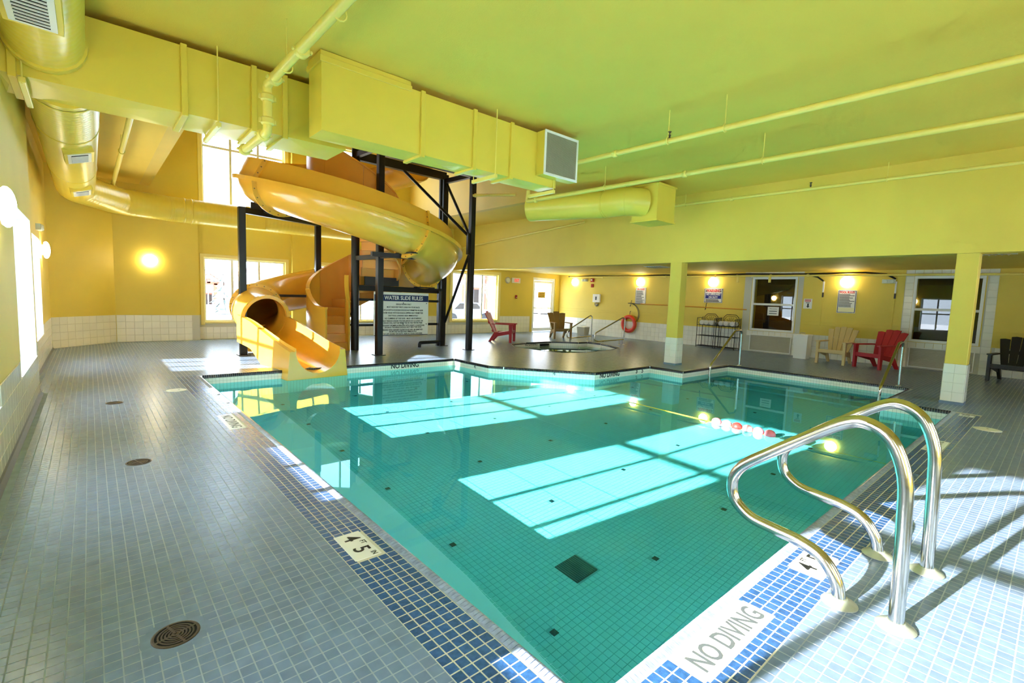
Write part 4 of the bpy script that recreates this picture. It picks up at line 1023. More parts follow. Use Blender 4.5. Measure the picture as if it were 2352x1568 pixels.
for k in range(5): MB().bar((11.36, .74+k*.08, HR-.018), (11.84, .74+k*.08, HR-.018), .05, .006, (0, .5, .8)).build('louvre', 'grille_grey', cv)
# air conditioner grilles under the right windows
for (a, b, c, d), lb in zip(GR, ('beige louvred heater grille beside the white hamper', 'beige louvred heater grille behind the near column')):
    g_ = thing('heater_grille', (XR, (a+b)/2, c), lb, 'grille', 'heater grilles below the sliding windows')
    MB().box(XR-.012, XR-.003, a, b, c, d).build('back_plate', 'grille_grey', g_)
    for q in ((a, b, c-.02, c), (a, b, d, d+.02), (a-.02, a, c-.02, d+.02), (b, b+.02, c-.02, d+.02)): MB().bbox(XR-.03, XR-.003, q[0], q[1], q[2], q[3], .003).build('frame', 'frame_white', g_)
    for k in range(18):
        z = c+.014+k*(d-c)/18; MB().bar((XR-.018, a, z), (XR-.018, b, z), .018, .004, (.5, 0, .8)).build('louvre', 'grille_grey', g_)
# signs on the right wall
RX, RY = (0, -1, 0), (0, 0, 1)
def board(name, label, y0, y1, z0, z1, m='sign_white', border=None, d=.012):
    s_ = thing(name, (XR, (y0+y1)/2, z0), label, 'sign'); MB().bbox(XR-d, XR-.001, y0, y1, z0, z1, .002).build('board', m, s_)
    if border:
        b = .014; e = .012
        for q in ((y0+e, y1-e, z0+e, z0+e+b), (y0+e, y1-e, z1-e-b, z1-e), (y0+e, y0+e+b, z0+e+b, z1-e-b), (y1-e-b, y1-e, z0+e+b, z1-e-b)):
            MB().box(XR-d-.002, XR-d, q[0], q[1], q[2], q[3]).build('border', border, s_)
    return s_
def print_rows(s_, y0, y1, z0, z1, n, m='ink_grey', d=.012, seed=1):
    rnd = random.Random(seed)
    for k in range(n):
        z = z1-(k+.5)*(z1-z0)/n; ln = (y1-y0)*rnd.uniform(.62, 1.0); MB().box(XR-d-.0015, XR-d, y1-ln, y1, z-(z1-z0)/n*.3, z+(z1-z0)/n*.3).build('print_row', m, s_)
s1 = board('spa_rules_sign', 'tall white sign headed spa rules above the life ring', 10.32, 10.78, 1.32, 1.945, border='ink_grey')
text('title', 'SPA RULES', .085, (XR-.0145, 10.55, 1.875), RX, RY, 'ink_red', s1, sx=.8, bold=.003); print_rows(s1, 10.38, 10.74, 1.36, 1.83, 14, seed=3)
s2 = board('warning_sign', 'white warning sign reading no lifeguard on duty', 7.43, 8.06, 1.465, 1.94, border='ink')
text('title', 'WARNING', .125, (XR-.0145, 7.745, 1.855), RX, RY, 'ink_red', s2, sx=.82, bold=.005)
MB().box(XR-.0145, XR-.012, 7.48, 8.01, 1.60, 1.775).build('blue_panel', 'ink_blue', s2)
text('lettering', 'NO LIFEGUARD', .083, (XR-.0165, 7.745, 1.735), RX, RY, 'sign_white', s2, sx=.82, bold=.003); text('lettering', 'ON DUTY', .083, (XR-.0165, 7.745, 1.645), RX, RY, 'sign_white', s2, sx=.82, bold=.003)
print_rows(s2, 7.49, 8.0, 1.495, 1.58, 2, 'ink', seed=5)
for y in (7.50, 7.99): MB().cyl((XR-.016, y, 1.85), (XR-.012, y, 1.85), .025, 8).build('emblem', 'ink_grey', s2)
s3 = board('pool_rules_sign', 'white sign headed pool rules between the two window bays', 3.77, 4.205, 1.305, 1.925, border='ink_navy')
text('title', 'POOL RULES', .072, (XR-.0145, 3.99, 1.865), RX, RY, 'ink_red', s3, sx=.84, bold=.003); print_rows(s3, 3.81, 4.17, 1.46, 1.82, 12, seed=8)
MB().box(XR-.0138, XR-.012, 3.80, 4.178, 1.335, 1.45).build('cream_panel', 'sign_cream', s3); print_rows(s3, 3.92, 4.06, 1.38, 1.42, 1, seed=4)
s4 = board('towel_notice', 'white notice with a black down arrow above the hamper', 4.82, 5.04, 1.385, 1.67)
print_rows(s4, 4.85, 5.01, 1.58, 1.65, 2, 'ink_red', seed=2); print_rows(s4, 4.88, 4.98, 1.54, 1.57, 1, seed=2)
MB().prism([(4.92, 1.41), (4.965, 1.46), (4.94, 1.46), (4.94, 1.53), (4.90, 1.53), (4.90, 1.46), (4.875, 1.46)], XR-.0145, XR-.012, lambda a, b, c: (c, a, b)).build('arrow', 'ink', s4)
s5 = thing('window_notice', (XR-.03, 5.85, 1.2), 'small white paper notice taped inside the lobby window', 'sign')
MB().box(XR+.018, XR+.022, 5.70, 6.02, 1.14, 1.40).build('paper', 'sign_white', s5)
text('lettering', 'Please do not', .044, (XR+.0165, 5.86, 1.34), RX, RY, 'ink', s5, sx=.85)
for z in (1.27, 1.2): MB().box(XR+.0165, XR+.018, 5.75, 5.97, z-.012, z+.012).build('print_row', 'ink_grey', s5)
dn = thing('door_notice', (14.5, YBR+.07, 1.45), 'yellow notice stuck on the glazed exit door', 'sign')
MB().box(14.36, 14.78, YBR+.088, YBR+.091, 1.43, 1.68).build('card', 'sign_yellow', dn)
for z in (1.62, 1.55, 1.48): MB().box(14.43, 14.72, YBR+.086, YBR+.088, z-.014, z+.014).build('print_row', 'bronze', dn)
# reach pole with hooks, life ring
pz = thing('shepherd_crook', (XR, 8.8, 1.3), 'long orange rescue pole with wire crook hung across the wall', 'rescue pole')
MB().cyl((XR-.05, 10.5, 1.335), (XR-.05, 6.62, 1.285), .018, 10).build('pole', 'pole_orange', pz, smooth=True)
hk = [(XR-.05, 10.5, 1.335)]+[(XR-.05, 10.95+.42*math.cos(a), .93+.42*math.sin(a)) for a in [math.radians(q) for q in range(80, 225, 12)]]
for dx in (0, -.06): MB().tube([(x+dx, y, z) for x, y, z in hk], .010, 8).build('crook', 'wire_dark', pz, smooth=True)
for y in (10.93, 7.95): MB().tube([(XR-.002, y, 1.46), (XR-.04, y, 1.42), (XR-.06, y, 1.25), (XR-.09, y, 1.22), (XR-.09, y, 1.28)], .01, 6).build('hook', 'wire_dark', pz)
lr = thing('life_ring', (XR-.1, 10.95, .22), 'red ring buoy hung on the wall by the spa rail', 'life ring')
MB().tube([(XR-.09, 10.95+.27*math.cos(2*PI*k/36), .56+.27*math.sin(2*PI*k/36)) for k in range(36)], .072, 14, closed=True).build('ring', 'ring_red', lr, smooth=True)
MB().tube([(XR-.09, 10.95+.355*math.cos(2*PI*k/24), .56+.355*math.sin(2*PI*k/24)) for k in range(24)], .007, 6, closed=True).build('grab_line', 'rope_yellow', lr)
MB().tube([(XR-.002, 10.95, 1.05), (XR-.05, 10.95, 1.02), (XR-.06, 10.95, .9)], .01, 6).build('hook', 'wire_dark', lr)

# ================================================================ chairs
def chair(name, label, loc, rz, m, nsl=5, group='plastic adirondack chairs'):
    c = thing(name, (loc[0], loc[1], 0), label, 'chair', group, rz=rz)
    L = lambda mb, nm, sm=False: mb.build(nm, m, c, world=False, smooth=sm)
    # local: front is +x
    def slab_(pts0, pts1, nm):   # loft two quads
        mb = MB(); mb.add(list(pts0)+list(pts1), [(0, 3, 2, 1), (4, 5, 6, 7), (0, 1, 5, 4), (1, 2, 6, 5), (2, 3, 7, 6), (3, 0, 4, 7)]); return L(mb, nm)
    for s_ in (-1, 1):
        y = .30*s_; t = .028*s_
        slab_([(.32, y-t, 0), (.39, y-t, 0), (.39, y+t, 0), (.32, y+t, 0)], [(.29, y-t, .55), (.40, y-t, .55), (.40, y+t, .55), (.29, y+t, .55)], 'leg')
        slab_([(-.36, .25*s_-t, 0), (-.29, .25*s_-t, 0), (-.29, .25*s_+t, 0), (-.36, .25*s_+t, 0)], [(-.17, .25*s_-t, .31), (-.02, .25*s_-t, .31), (-.02, .25*s_+t, .31), (-.17, .25*s_+t, .31)], 'leg')
        mb = MB(); w0, w1 = .055, .045
        mb.prism([(.43, y-w0), (.44, y+w0*.6), (.38, y+w0), (-.25, y+w1), (-.27, y-w1)] if s_ > 0 else [(.43, y+w0), (.44, y-w0*.6), (.38, y-w0), (-.25, y-w1), (-.27, y+w1)], .55, .578)
        L(mb, 'armrest')
    slab_([(-.18, -.27, .24), (.36, -.27, .33), (.36, .27, .33), (-.18, .27, .24)], [(-.18, -.27, .275), (.36, -.27, .37), (.36, .27, .37), (-.18, .27, .275)], 'seat')
    slab_([(.34, -.28, .28), (.385, -.28, .28), (.385, .28, .28), (.34, .28, .28)], [(.33, -.28, .365), (.39, -.28, .365), (.39, .28, .365), (.33, .28, .365)], 'apron')
    for s_ in (-1, 1):
        y = .262*s_; slab_([(-.24, y-.018, .14), (.36, y-.018, .27), (.36, y+.018, .27), (-.24, y+.018, .14)], [(-.16, y-.018, .26), (.36, y-.018, .35), (.36, y+.018, .35), (-.16, y+.018, .26)], 'side_rail')
    n = nsl; W0, W1 = .205, .35
    for k in range(n):
        u0, u1 = -1+2*k/n, -1+2*(k+1)/n; g0 = .0045
        a0, a1 = u0*W0+g0*.6, u1*W0-g0*.6; b0, b1 = u0*W1+g0*1.3, u1*W1-g0*1.3
        um = (u0+u1)/2; bow = .05*(1-um*um)
        rows = []
        for j in range(7):
            t = j/6; x = -.13-.30*t-bow*(.5+.5*t); z = .23+(.71-.11*um*um)*t; rows.append((x, z, a0+(b0-a0)*t**.8, a1+(b1-a1)*t**.8))
        mb = MB(); fr = [[(x, y0, z), (x, (y0+y1)/2, z+(.012 if j == 6 else 0)), (x, y1, z), (x-.026, y1, z-.006), (x-.026, (y0+y1)/2, z-.006+(.012 if j == 6 else 0)), (x-.026, y0, z-.006)] for j, (x, z, y0, y1) in enumerate(rows)]
        mb.strip(fr, closed=True); mb.f += [tuple(range(6)), tuple(range(36, 42))]; L(mb, 'back_slat')
    for z, w in ((.34, .23), (.60, .29)):
        t = (z-.23)/.70; x = -.13-.30*t-.055
        slab_([(x-.02, -w, z-.035), (x+.01, -w, z-.035), (x+.01, w, z-.035), (x-.02, w, z-.035)], [(x-.04, -w, z+.035), (x-.01, -w, z+.035), (x-.01, w, z+.035), (x-.04, w, z+.035)], 'back_rail')
    return c
chair('adirondack_chair', 'red plastic adirondack chair turned sideways by the back window', (9.80, 11.72), math.radians(-52), 'red_plastic', 3)
chair('adirondack_chair', 'brown plastic adirondack chair facing the spa by the exit door', (12.75, 11.98), math.radians(-118), 'brown_plastic', 3)
chair('adirondack_chair', 'tan plastic adirondack chair under the pool rules sign', (14.55, 3.87), math.radians(178), 'tan_plastic', 5)
chair('adirondack_chair', 'red plastic adirondack chair beside the tan chair', (14.48, 2.96), math.radians(158), 'red_plastic', 4)
chair('adirondack_chair', 'black plastic adirondack chair beyond the near column', (14.70, .66), math.radians(172), 'dark_plastic', 4)

# ================================================================ hamper, bin, towel racks
hp = thing('laundry_hamper', (14.98, 4.79, 0), 'white plastic laundry hamper with slotted sides', 'hamper')
X0, X1, Y0, Y1 = 14.80, 15.16, 4.62, 4.97
def taper_box(mb, x0, x1, y0, y1, z0, z1, f):
    dx, dy = (x1-x0)*f, (y1-y0)*f
    return mb.add([(x0+dx, y0+dy, z0), (x1-dx, y0+dy, z0), (x1-dx, y1-dy, z0), (x0+dx, y1-dy, z0), (x0, y0, z1), (x1, y0, z1), (x1, y1, z1), (x0, y1, z1)], [(0, 3, 2, 1), (4, 5, 6, 7), (0, 1, 5, 4), (1, 2, 6, 5), (2, 3, 7, 6), (3, 0, 4, 7)])
taper_box(MB(), X0, X1, Y0, Y1, 0, .63, .05).build('body', 'basket_white', hp)
MB().bbox(X0-.015, X1+.015, Y0-.015, Y1+.015, .63, .675, .008).build('lid', 'basket_white', hp)
MB().tube([(14.92, 4.73, .675), (14.92, 4.73, .71), (14.92, 4.85, .71), (14.92, 4.85, .675)], .012, 8).build('handle', 'bin_grey', hp)
for i in range(5):
    for j in range(8):
        y = 4.705+i*.044; z = .12+j*.057+(.02 if i % 2 else 0); MB().box(X0+.006+(.63-z)*.02, X0+.014+(.63-z)*.02, y-.008, y+.008, z-.018, z+.018).build('slot', 'hole_black', hp)
bn = thing('waste_bin', (14.95, 12.75, 0), 'small grey waste bin beside the spa rail', 'bin')
taper_box(MB(), 14.78, 15.1, 12.55, 12.95, 0, .32, .08).build('body', 'bin_grey', bn); MB().bbox(14.765, 15.115, 12.535, 12.965, .32, .345, .006).build('rim', 'basket_white', bn)
MB().tube([(14.79, 12.75, .345), (14.79, 12.75, .40), (15.09, 12.75, .40), (15.09, 12.75, .345)], .008, 6).build('handle', 'basket_white', bn)
def rack(y0, y1, label):
    x0, x1 = 15.13, 15.49; r = thing('towel_rack', ((x0+x1)/2, (y0+y1)/2, 0), label, 'rack', 'black iron towel racks'); ym = (y0+y1)/2
    def rod(pts, nm='rod', rad=.008, rd=0.): MB().tube(rounded(pts, rd, 5) if rd else pts, rad, 7).build(nm, 'wrought_iron', r)
    for x in (x0, x1):
        for y in (y0, y1): rod([(x, y, 0), (x, y, 1.0 if x == x1 else .96)], 'post', .010)
    for z in (.05, .385, .73):
        for x in (x0, x1): rod([(x, y0, z), (x, y1, z)], 'shelf_rail')
        for k in range(7): rod([(x0+(x1-x0)*k/6, y0, z), (x0+(x1-x0)*k/6, y1, z)], 'shelf_rod', .005)
        for y in (y0, y1): rod([(x0, y, z), (x1, y, z)], 'shelf_rail')
    for z0, z1 in ((.05, .385), (.385, .73)):
        for k in range(1, 5): rod([(x1, y0+(y1-y0)*k/5, z0), (x1, y0+(y1-y0)*k/5, z1)], 'spindle', .005)
        for y in (y0, y1): rod([((x0+x1)/2, y, z0), ((x0+x1)/2, y, z1)], 'spindle', .005)
    rod([(x1, y0+.06, .73), (x1, y0+.06, 1.0), (x1, y0+.16, 1.10), (x1, y1-.16, 1.10), (x1, y1-.06, 1.0), (x1, y1-.06, .73)], 'back_arch', .009, .05)
    rod([(x1, y0+.1, .73), (x1, y0+.1, .96), (x1, y0+.18, 1.05), (x1, y1-.18, 1.05), (x1, y1-.1, .96), (x1, y1-.1, .73)], 'back_arch', .006, .05)
    for a in (20, 45, 70, 90, 110, 135, 160):
        rod([(x1, ym, .78), (x1, ym+.19*math.cos(math.radians(a)), .78+.24*math.sin(math.radians(a)))], 'sunray', .005)
    for y in (y0, y1):
        for zc in (.80, .92): rod([((x0+x1)/2+.1*math.cos(2*PI*k/12), y, zc+.045*math.sin(2*PI*k/12)) for k in range(13)], 'scroll', .005)
        rod([(x0, y, .96), (x1, y, .96)], 'side_rail', .008)
    return r
rack(7.44, 8.02, 'black iron towel rack below the no lifeguard warning'); rack(6.76, 7.38, 'black iron towel rack next to the tiled window bay')
TW = [('rolled white towel at the far end of the towel racks', 7.88), ('rolled white towel in the middle of the first towel rack', 7.73), ('rolled white towel where the two racks meet', 7.55), ('rolled white towel at the start of the second rack', 7.25), ('rolled white towel in the middle of the second rack', 7.08), ('rolled white towel nearest the tiled window bay', 6.88)]
for k, (lb, y) in enumerate(TW):
    sp_ = []
    for q in range(40):
        a = q*.55; rr = .012+.00175*q; sp_.append((y+rr*math.cos(a), .815+rr*math.sin(a)))
    t_ = thing('rolled_towel', (15.3, y, .74), lb, 'towel', 'rolled white towels on the racks')
    mb = MB(); ring = [(.078*math.cos(2*PI*q/18)*(1+.06*math.sin(q*3+k)), .074*math.sin(2*PI*q/18)) for q in range(18)]
    mb.strip([[(15.16+.29*j/4+.008*math.sin(k+j), y+a*(1-.12*(j in (0, 4))), .815+b*(1-.12*(j in (0, 4)))) for a, b in ring] for j in range(5)], closed=True); mb.f += [tuple(range(18)), tuple(range(72, 90))]
    mb.build('roll', 'towel', t_, smooth=True)
    MB().tube([(15.157, a, b) for a, b in sp_], .006, 5).build('fold', 'towel', t_)

# ================================================================ handrails
def rail_fig4(x, label, dy=0., zs=1.0):
    r = thing('pool_grab_rail', (x, .48, 0), label, 'handrail', 'chrome grab rails at the near pool edge')
    K = [(.376, 0), (.381, .25), (.388, .48), (.402, .68), (.462, .83), (.56, .888), (.655, .862), (.80, .758), (.97, .63), (1.085, .535), (1.135, .44), (1.115, .335), (1.03, .268), (.91, .247), (.785, .232), (.68, .192), (.612, .10), (.592, 0)]
    P = []
    for i in range(len(K)-1):
        p0, p1, p2, p3 = K[max(i-1, 0)], K[i], K[i+1], K[min(i+2, len(K)-1)]
        for k in range(4):
            t = k/4; P.append((x,)+tuple(.5*(2*b+(c-a)*t+(2*a-5*b+4*c-d)*t*t+(3*b-a-3*c+d)*t**3) for a, b, c, d in zip(p0, p1, p2, p3)))
    P.append((x, .592, 0))
    MB().tube(P, .0295, 18).build('bar', 'steel', r, smooth=True)
    for y in (.376, .592):
        MB().lathe([(.076, 0), (.076, .004), (.062, .014), (.038, .024), (.033, .03)], (x, y, .002), 'z', 24).build('escutcheon', 'steel_flange', r, smooth=True)
rail_fig4(2.657, 'bent chrome grab rail on the deck, nearer of the pair'); rail_fig4(3.37, 'bent chrome grab rail on the deck, farther of the pair')
def step_rail(y, label):
    r = thing('step_handrail', (11.4, y, 0), label, 'handrail', 'chrome handrails at the pool entry steps')
    P = rounded([(11.44, y, 0), (11.44, y, .84), (11.10, y, .82), (10.03, y, .10), (9.99, y, -.9)], [.11, .11, .12], 8)
    MB().tube(P, .022, 14).build('bar', 'steel', r, smooth=True)
    MB().lathe([(.05, 0), (.05, .006), (.03, .016)], (11.44, y, .001), 'z', 18).build('escutcheon', 'steel_flange', r, smooth=True)
step_rail(4.95, 'chrome step handrail at the pool entry in front of the lobby window'); step_rail(1.97, 'chrome step handrail at the pool entry in front of the red chair')
def spa_rail(b, e, label):
    b = Vector((b[0], b[1], 0)); e = Vector((e[0], e[1], 0)); d = (e-b); r = thing('spa_handrail', b, label, 'handrail', 'chrome handrails at the spa')
    q = lambda t, z: tuple(b+d*t+Vector((0, 0, z)))
    MB().tube(rounded([q(0, 0), q(0, .86), q(.08, .88), q(1.0, .36), q(1.02, .12), q(.86, .10), q(0, .17)], [.07, .08, .12, .10, .08], 7), .02, 12).build('bar', 'steel', r, smooth=True)
    MB().cyl(q(.16, 0), q(.16, .16), .018, 10).build('leg', 'steel', r, smooth=True)
    for t in (0, .16): MB().lathe([(.045, 0), (.045, .006), (.026, .016)], q(t, .001), 'z', 16).build('escutcheon', 'steel_flange', r, smooth=True)
spa_rail((13.0, 10.72), (12.12, 11.02), 'chrome loop handrail at the spa nearer the brown chair'); spa_rail((13.05, 9.4), (12.1, 9.82), 'chrome loop handrail at the spa in front of the life ring')

# ================================================================ lane line
ll = thing('lane_line', (6.1, 2.5, ZW), 'yellow lane rope with pink and white floats across the pool', 'lane line')
MB().tube([(6.34, 7.18, ZW-.03), (6.28, 5.3, ZW-.02), (6.22, 4.3, ZW+.001), (6.12, 2.95, ZW+.006), (6.08, 2.1, ZW-.004), (6.05, .985, ZW-.03)], .006, 7).build('rope', 'rope_yellow', ll)
for k, y in enumerate((2.88, 2.745, 2.61, 2.475, 2.345, 2.21)):
    x = 6.12-.04*(2.95-y); MB().lathe([(.012, -.062), (.038, -.05), (.055, -.02), (.058, 0), (.055, .02), (.038, .05), (.012, .062)], (x, y, ZW+.018), 'y', 16).build('float', ('float_pink', 'float_white', 'float_red', 'float_white', 'float_pink', 'float_pink')[k], ll, smooth=True)

# ================================================================ deck fittings and markings
for (x, y), lb in zip(DRAINS, ('round bronze floor drain nearest the front of the deck', 'round bronze floor drain midway along the left deck', 'round bronze floor drain farthest along the left deck')):
    d_ = thing('floor_drain', (x, y, 0), lb, 'drain', 'round floor drains')
    MB().lathe([(.082, -.0003), (.118, -.0003), (.118, -.0001), (.082, -.0001)], (x, y, 0), 'z', 32, False).build('mortar_ring', 'deck_tile', d_)
    MB().lathe([(.083, 0), (.083, .0015), (.079, .003), (.072, .003), (.072, .0002)], (x, y, 0), 'z', 32, False).build('rim', 'bronze', d_, smooth=False)
    MB().lathe([(.073, -.0002), (.073, .0005)], (x, y, 0), 'z', 28).build('sump', 'hole_black', d_)
    for rr in (.012, .024, .036, .048, .060): MB().lathe([(rr-.0032, .0006), (rr-.0032, .003), (rr+.0032, .003), (rr+.0032, .0006)], (x, y, 0), 'z', 28, False).build('grate_ring', 'bronze', d_)
    for k in range(4): MB().bar((x, y, .0016), (x+.074*math.cos(k*PI/2+.3), y+.074*math.sin(k*PI/2+.3), .0016), .009, .003).build('grate_spoke', 'bronze', d_)
    MB().cyl((x, y, -.003), (x, y, .0025), .007, 10).build('screw', 'bronze', d_)
for (x, y, r), lb in zip(LIDS, ('round white skimmer lid on the left deck', 'round cream skimmer lid on the deck past the grab rails')):
    l_ = thing('skimmer_lid', (x, y, 0), lb, 'lid', 'round skimmer lids')
    MB().lathe([(r, -.004), (r, .003), (r-.008, .005)], (x, y, 0), 'z', 36).build('ring', 'lid_cream', l_, smooth=False); MB().lathe([(r-.014, .0045), (r-.016, .0065)], (x, y, 0), 'z', 36).build('cover', 'lid_cream', l_)
    MB().cyl((x+.03, y, .006), (x+.03, y, .0072), .012, 12).build('finger_hole', 'hole_black', l_)
def plate_tile(q, label, lines, ux, uy, dark='ink', cat='depth marker'):
    x0, x1, y0, y1 = q; p = thing('depth_marker', ((x0+x1)/2, (y0+y1)/2, 0), label, cat, 'printed deck marker tiles')
    MB().bbox(x0, x1, y0, y1, -.004, .0016, .0012).build('tile', 'plate_white', p)
    for b, sz, du, dv, sx in lines:
        c = Vector(((x0+x1)/2, (y0+y1)/2, .0022))+Vector(ux)*du+Vector(uy)*dv
        text('lettering', b, sz, c, ux, uy, dark, p, sx=sx, extrude=.0004, bold=sz*.012)
D1 = ((0, -1, 0), (1, 0, 0)); D2 = ((1, 0, 0), (0, 1, 0))
plate_tile(PLATES[0], 'white 4 ft 5 in depth marker in the blue band on the left deck', [('4', .125, -.085, 0, 1.0), ('FT', .042, -.018, .042, .9), ('5', .125, .055, 0, 1.0), ('IN', .042, .125, .042, .9)], *D1)
plate_tile(PLATES[1], 'worn white no diving marker farther along the left pool edge', [('NO DIVING', .13, 0, 0, .85)], *D1, dark='ink_grey', cat='marker')
plate_tile(PLATES[2], 'white no diving marker at the front of the near pool edge', [('NO DIVING', .135, 0, 0, .78)], *D2, dark='ink_grey', cat='marker')
plate_tile(PLATES[3], 'white 4 ft 5 in depth marker below the grab rails', [('4', .125, -.085, 0, 1.0), ('FT', .042, -.018, .042, .9), ('5', .125, .055, 0, 1.0), ('IN', .042, .125, .042, .9)], *D2)
plate_tile(PLATES[4], 'white no diving marker past the grab rails', [('NO DIVING', .13, 0, 0, .78)], *D2, dark='ink_grey', cat='marker')
plate_tile(PLATES[5], 'white depth marker at the far end of the near pool edge', [('3 5', .11, 0, 0, .9)], *D2)
# lettering on the basin wall
WT = thing('wall_marker', (5, 8.8, -.13), 'black no diving lettering on the tiled pool wall below the tower', 'marker')
text('lettering', 'NO DIVING', .135, (4.835, 8.823, -.07), (1, 0, 0), (0, 0, 1), 'ink', WT, sx=.9, bold=.004)
WT = thing('wall_marker', (7.9, 5.9, -.13), 'black no diving and 3 ft 5 lettering on the pool wall by the far column', 'marker')
text('lettering', 'NO DIVING', .135, (7.82, 5.918, -.072), (1, 0, 0), (0, 0, 1), 'ink', WT, sx=.9, bold=.004); text('lettering', '3', .135, (8.74, 5.918, -.07), (1, 0, 0), (0, 0, 1), 'ink', WT, bold=.004); text('lettering', '5', .135, (8.95, 5.918, -.07), (1, 0, 0), (0, 0, 1), 'ink', WT, bold=.004)
WT = thing('wall_marker', (6.03, 8.2, -.13), 'black numeral 4 on the short pool wall beside the tower', 'marker'); text('lettering', '4', .12, (6.034, 8.05, -.07), (0, -1, 0), (0, 0, 1), 'ink', WT)
WT = thing('wall_marker', (6.8, 6.5, -.13), 'grey numeral 4 on the slanted pool wall', 'marker'); _dd = Vector((1.13, -1.43, 0)).normalized(); text('lettering', '4', .12, (6.86-.004*.78, 6.54-.004*.6, -.065), _dd, (0, 0, 1), 'ink_grey', WT)
WT = thing('wall_marker', (10.0, 11.0, -.13), 'black no diving lettering inside the spa wall', 'marker'); text('lettering', 'NO DIVING', .12, (10.52, 11.105, -.06), (1, -.018, 0), (0, 0, 1), 'ink', WT, sx=.9)

# ================================================================ outside
def at(px, py, Y):
    v = ROT @ np.array([px-1176, py-784, F_PX]); t = Y/v[1]; return Vector((v[0]*t, Y, CAM.z+v[2]*t))
mb = MB(); n = 14
for i in range(n+1):
    for j in range(n+1):
        x = -60+150*i/n; y = -40+150*j/n; mb.v.append((x, y, -1.6 if (-4 < x < 17 and -5 < y < 16.2) else -.35+.12*math.sin(x*.7+y*.5)))
for i in range(n):
    for j in range(n): a = i*(n+1)+j; mb.f.append((a, a+1, a+n+2, a+n+1))
gsn = mb.build('ground_snow', 'snow', smooth=True); tag(gsn, 'snow covered ground outside the windows', kind='structure')
def conifer(px, py, Y, h, label):
    p = at(px, py, Y); p.z = -.3; t = thing('snowy_spruce', p, label, 'tree', 'trees outside the windows')
    MB().tube([(p.x, p.y, p.z), (p.x, p.y, p.z+h*.95)], [.12, .03], 8).build('trunk', 'bark', t)
    rnd = random.Random(int(px)); mb = MB()
    for k in range(9):
        z = p.z+h*(.14+.86*k/9); r = h*.30*(1-k/9.5); m = 9
        for q in range(m):
            a = 2*PI*(q+rnd.random()*.6)/m; tip = Vector((p.x+r*math.cos(a), p.y+r*math.sin(a), z-r*.35)); s_ = Vector((-math.sin(a), math.cos(a), 0))*r*.28
            mb.add([(p.x, p.y, z+.25), tip+s_, tip, tip-s_, (p.x, p.y, z-.05)], [(0, 1, 2), (0, 2, 3), (4, 2, 1), (4, 3, 2)])
    mb.build('boughs', 'needle', t)
conifer(514, 740, 34, 3.0, 'snowy spruce outside the left back window'); conifer(538, 740, 46, 2.2, 'small snowy spruce behind the larger one outside')
def bare_tree(px, Y, h, label, m='winter_twig'):
    p = at(px, 740, Y); p.z = -.3; t = thing('bare_tree', p, label, 'tree', 'trees outside the windows'); rnd = random.Random(int(px*3+Y)); mt = MB(); mb = MB()
    def grow(b, d, l, r, dep):
        e = b+d*l; (mt if dep == 0 else mb).tube([b, e], [r, r*.65], 5)
        if dep < 4:
            for k in range(3): grow(e-d*l*rnd.uniform(0, .35), (d+Vector((rnd.uniform(-.8, .8), rnd.uniform(-.8, .8), rnd.uniform(-.1, .5)))).normalized(), l*rnd.uniform(.55, .75), r*.55, dep+1)
    grow(p, Vector((0, 0, 1)), h*.32, h*.022, 0); mt.build('trunk', 'bark', t); mb.build('branches', m, t)
for px, Y, h, lb in ((480, 50, 7.5, 'bare winter tree seen at the edge of the left back window'), (505, 58, 8, 'bare winter tree behind the spruce outside'), (545, 55, 7, 'bare winter tree behind the black tower post'), (600, 60, 7, 'bare winter tree in the middle of the back window'), (1123, 27, 4.2, 'bare reddish tree outside the right back window'), (1238, 28, 5.5, 'bare reddish tree seen through the glazed door')):
    bare_tree(px, Y, h, lb)
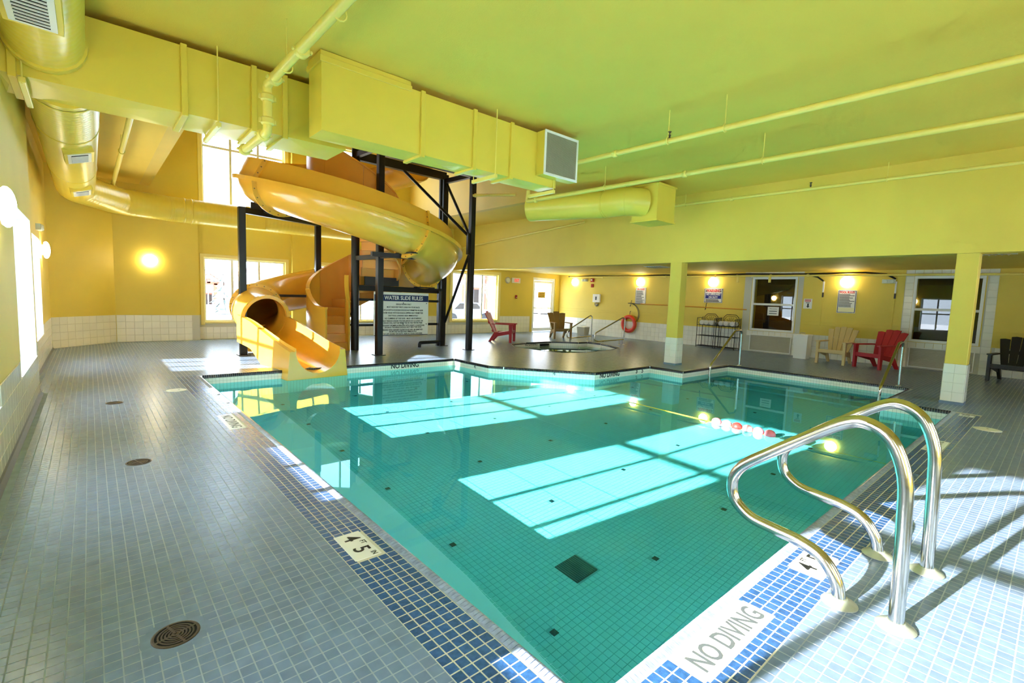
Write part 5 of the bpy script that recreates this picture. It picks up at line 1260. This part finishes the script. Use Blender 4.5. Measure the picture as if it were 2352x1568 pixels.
def house(px0, px1, Y, h, label, stone=True):
    a = at(px0, 740, Y); b = at(px1, 740, Y); x0, x1 = a.x, b.x; z0 = -.3; xm = (x0+x1)/2; D = 6
    r = thing('chalet', (xm, Y, z0), label, 'building', 'buildings outside the windows'); w = x1-x0
    MB().box(x0, x1, Y, Y+D, z0, z0+h*.55).build('wall', 'stone_grey', r); MB().box(x0, x1, Y+.02, Y+D, z0+h*.55, z0+h*.75).build('upper_wall', 'stucco', r)
    MB().prism([(x0-.4, z0+h*.72), (xm, z0+h), (x1+.4, z0+h*.72), (xm, z0+h*.9)], Y-.8, Y+D, lambda p, q, c: (p, c, q)).build('roof', 'roof_snow', r)
    MB().prism([(x0, z0+h*.75), (xm, z0+h*.93), (x1, z0+h*.75)], Y+.05, Y+D, lambda p, q, c: (p, c, q)).build('gable', 'stucco', r)
    for p, q in (((x0-.4, z0+h*.72), (xm, z0+h)), ((x1+.4, z0+h*.72), (xm, z0+h)), ((x0, z0+h*.75), (x1, z0+h*.75)), ((xm, z0+h*.75), (xm, z0+h*.97)), ((x0+.15*w, z0), (x0+.15*w, z0+h*.75)), ((x1-.15*w, z0), (x1-.15*w, z0+h*.75))):
        MB().bar((p[0], Y-.5, p[1]), (q[0], Y-.5, q[1]), .22, .22).build('timber', 'timber_red', r)
    for k in (.35, .58):
        wn = MB().box(x0+k*w, x0+(k+.14)*w, Y-.05, Y, z0+h*.15, z0+h*.45).build('window', 'room_dark', r); MB().box(x0+(k-.01)*w, x0+(k+.15)*w, Y-.08, Y-.04, z0+h*.44, z0+h*.47).build('lintel', 'timber_red', wn)
house(1040, 1118, 34, 5.2, 'stone chalet with red timbers outside the right back window'); house(1246, 1320, 40, 5.4, 'snow roofed chalet seen through the glazed door'); house(455, 500, 42, 2.6, 'small snow covered shed outside the left back window')
cp = at(1058, 742, 25); car = thing('parked_car', (cp.x, 25, -.3), 'pale blue car parked outside the right back window', 'car')
MB().prism([(-1.9, .3), (-1.9, .75), (-1.2, .85), (-.7, 1.3), (.7, 1.3), (1.2, .9), (2.0, .78), (2.0, .3)], -.8, .8, lambda a, b, c: (cp.x+a, 25+c, -.3+b)).build('body', 'car_blue', car)
MB().prism([(-1.05, .88), (-.64, 1.24), (.64, 1.24), (1.02, .92)], -.815, .815, lambda a, b, c: (cp.x+a, 25+c, -.3+b)).build('glazing', 'room_dark', car)
for a in (-1.2, 1.25):
    for s_ in (-.8, .8): MB().lathe([(.32, -.1), (.32, .1)], (cp.x+a, 25+s_, .02), 'y', 16).build('wheel', 'tyre', car)
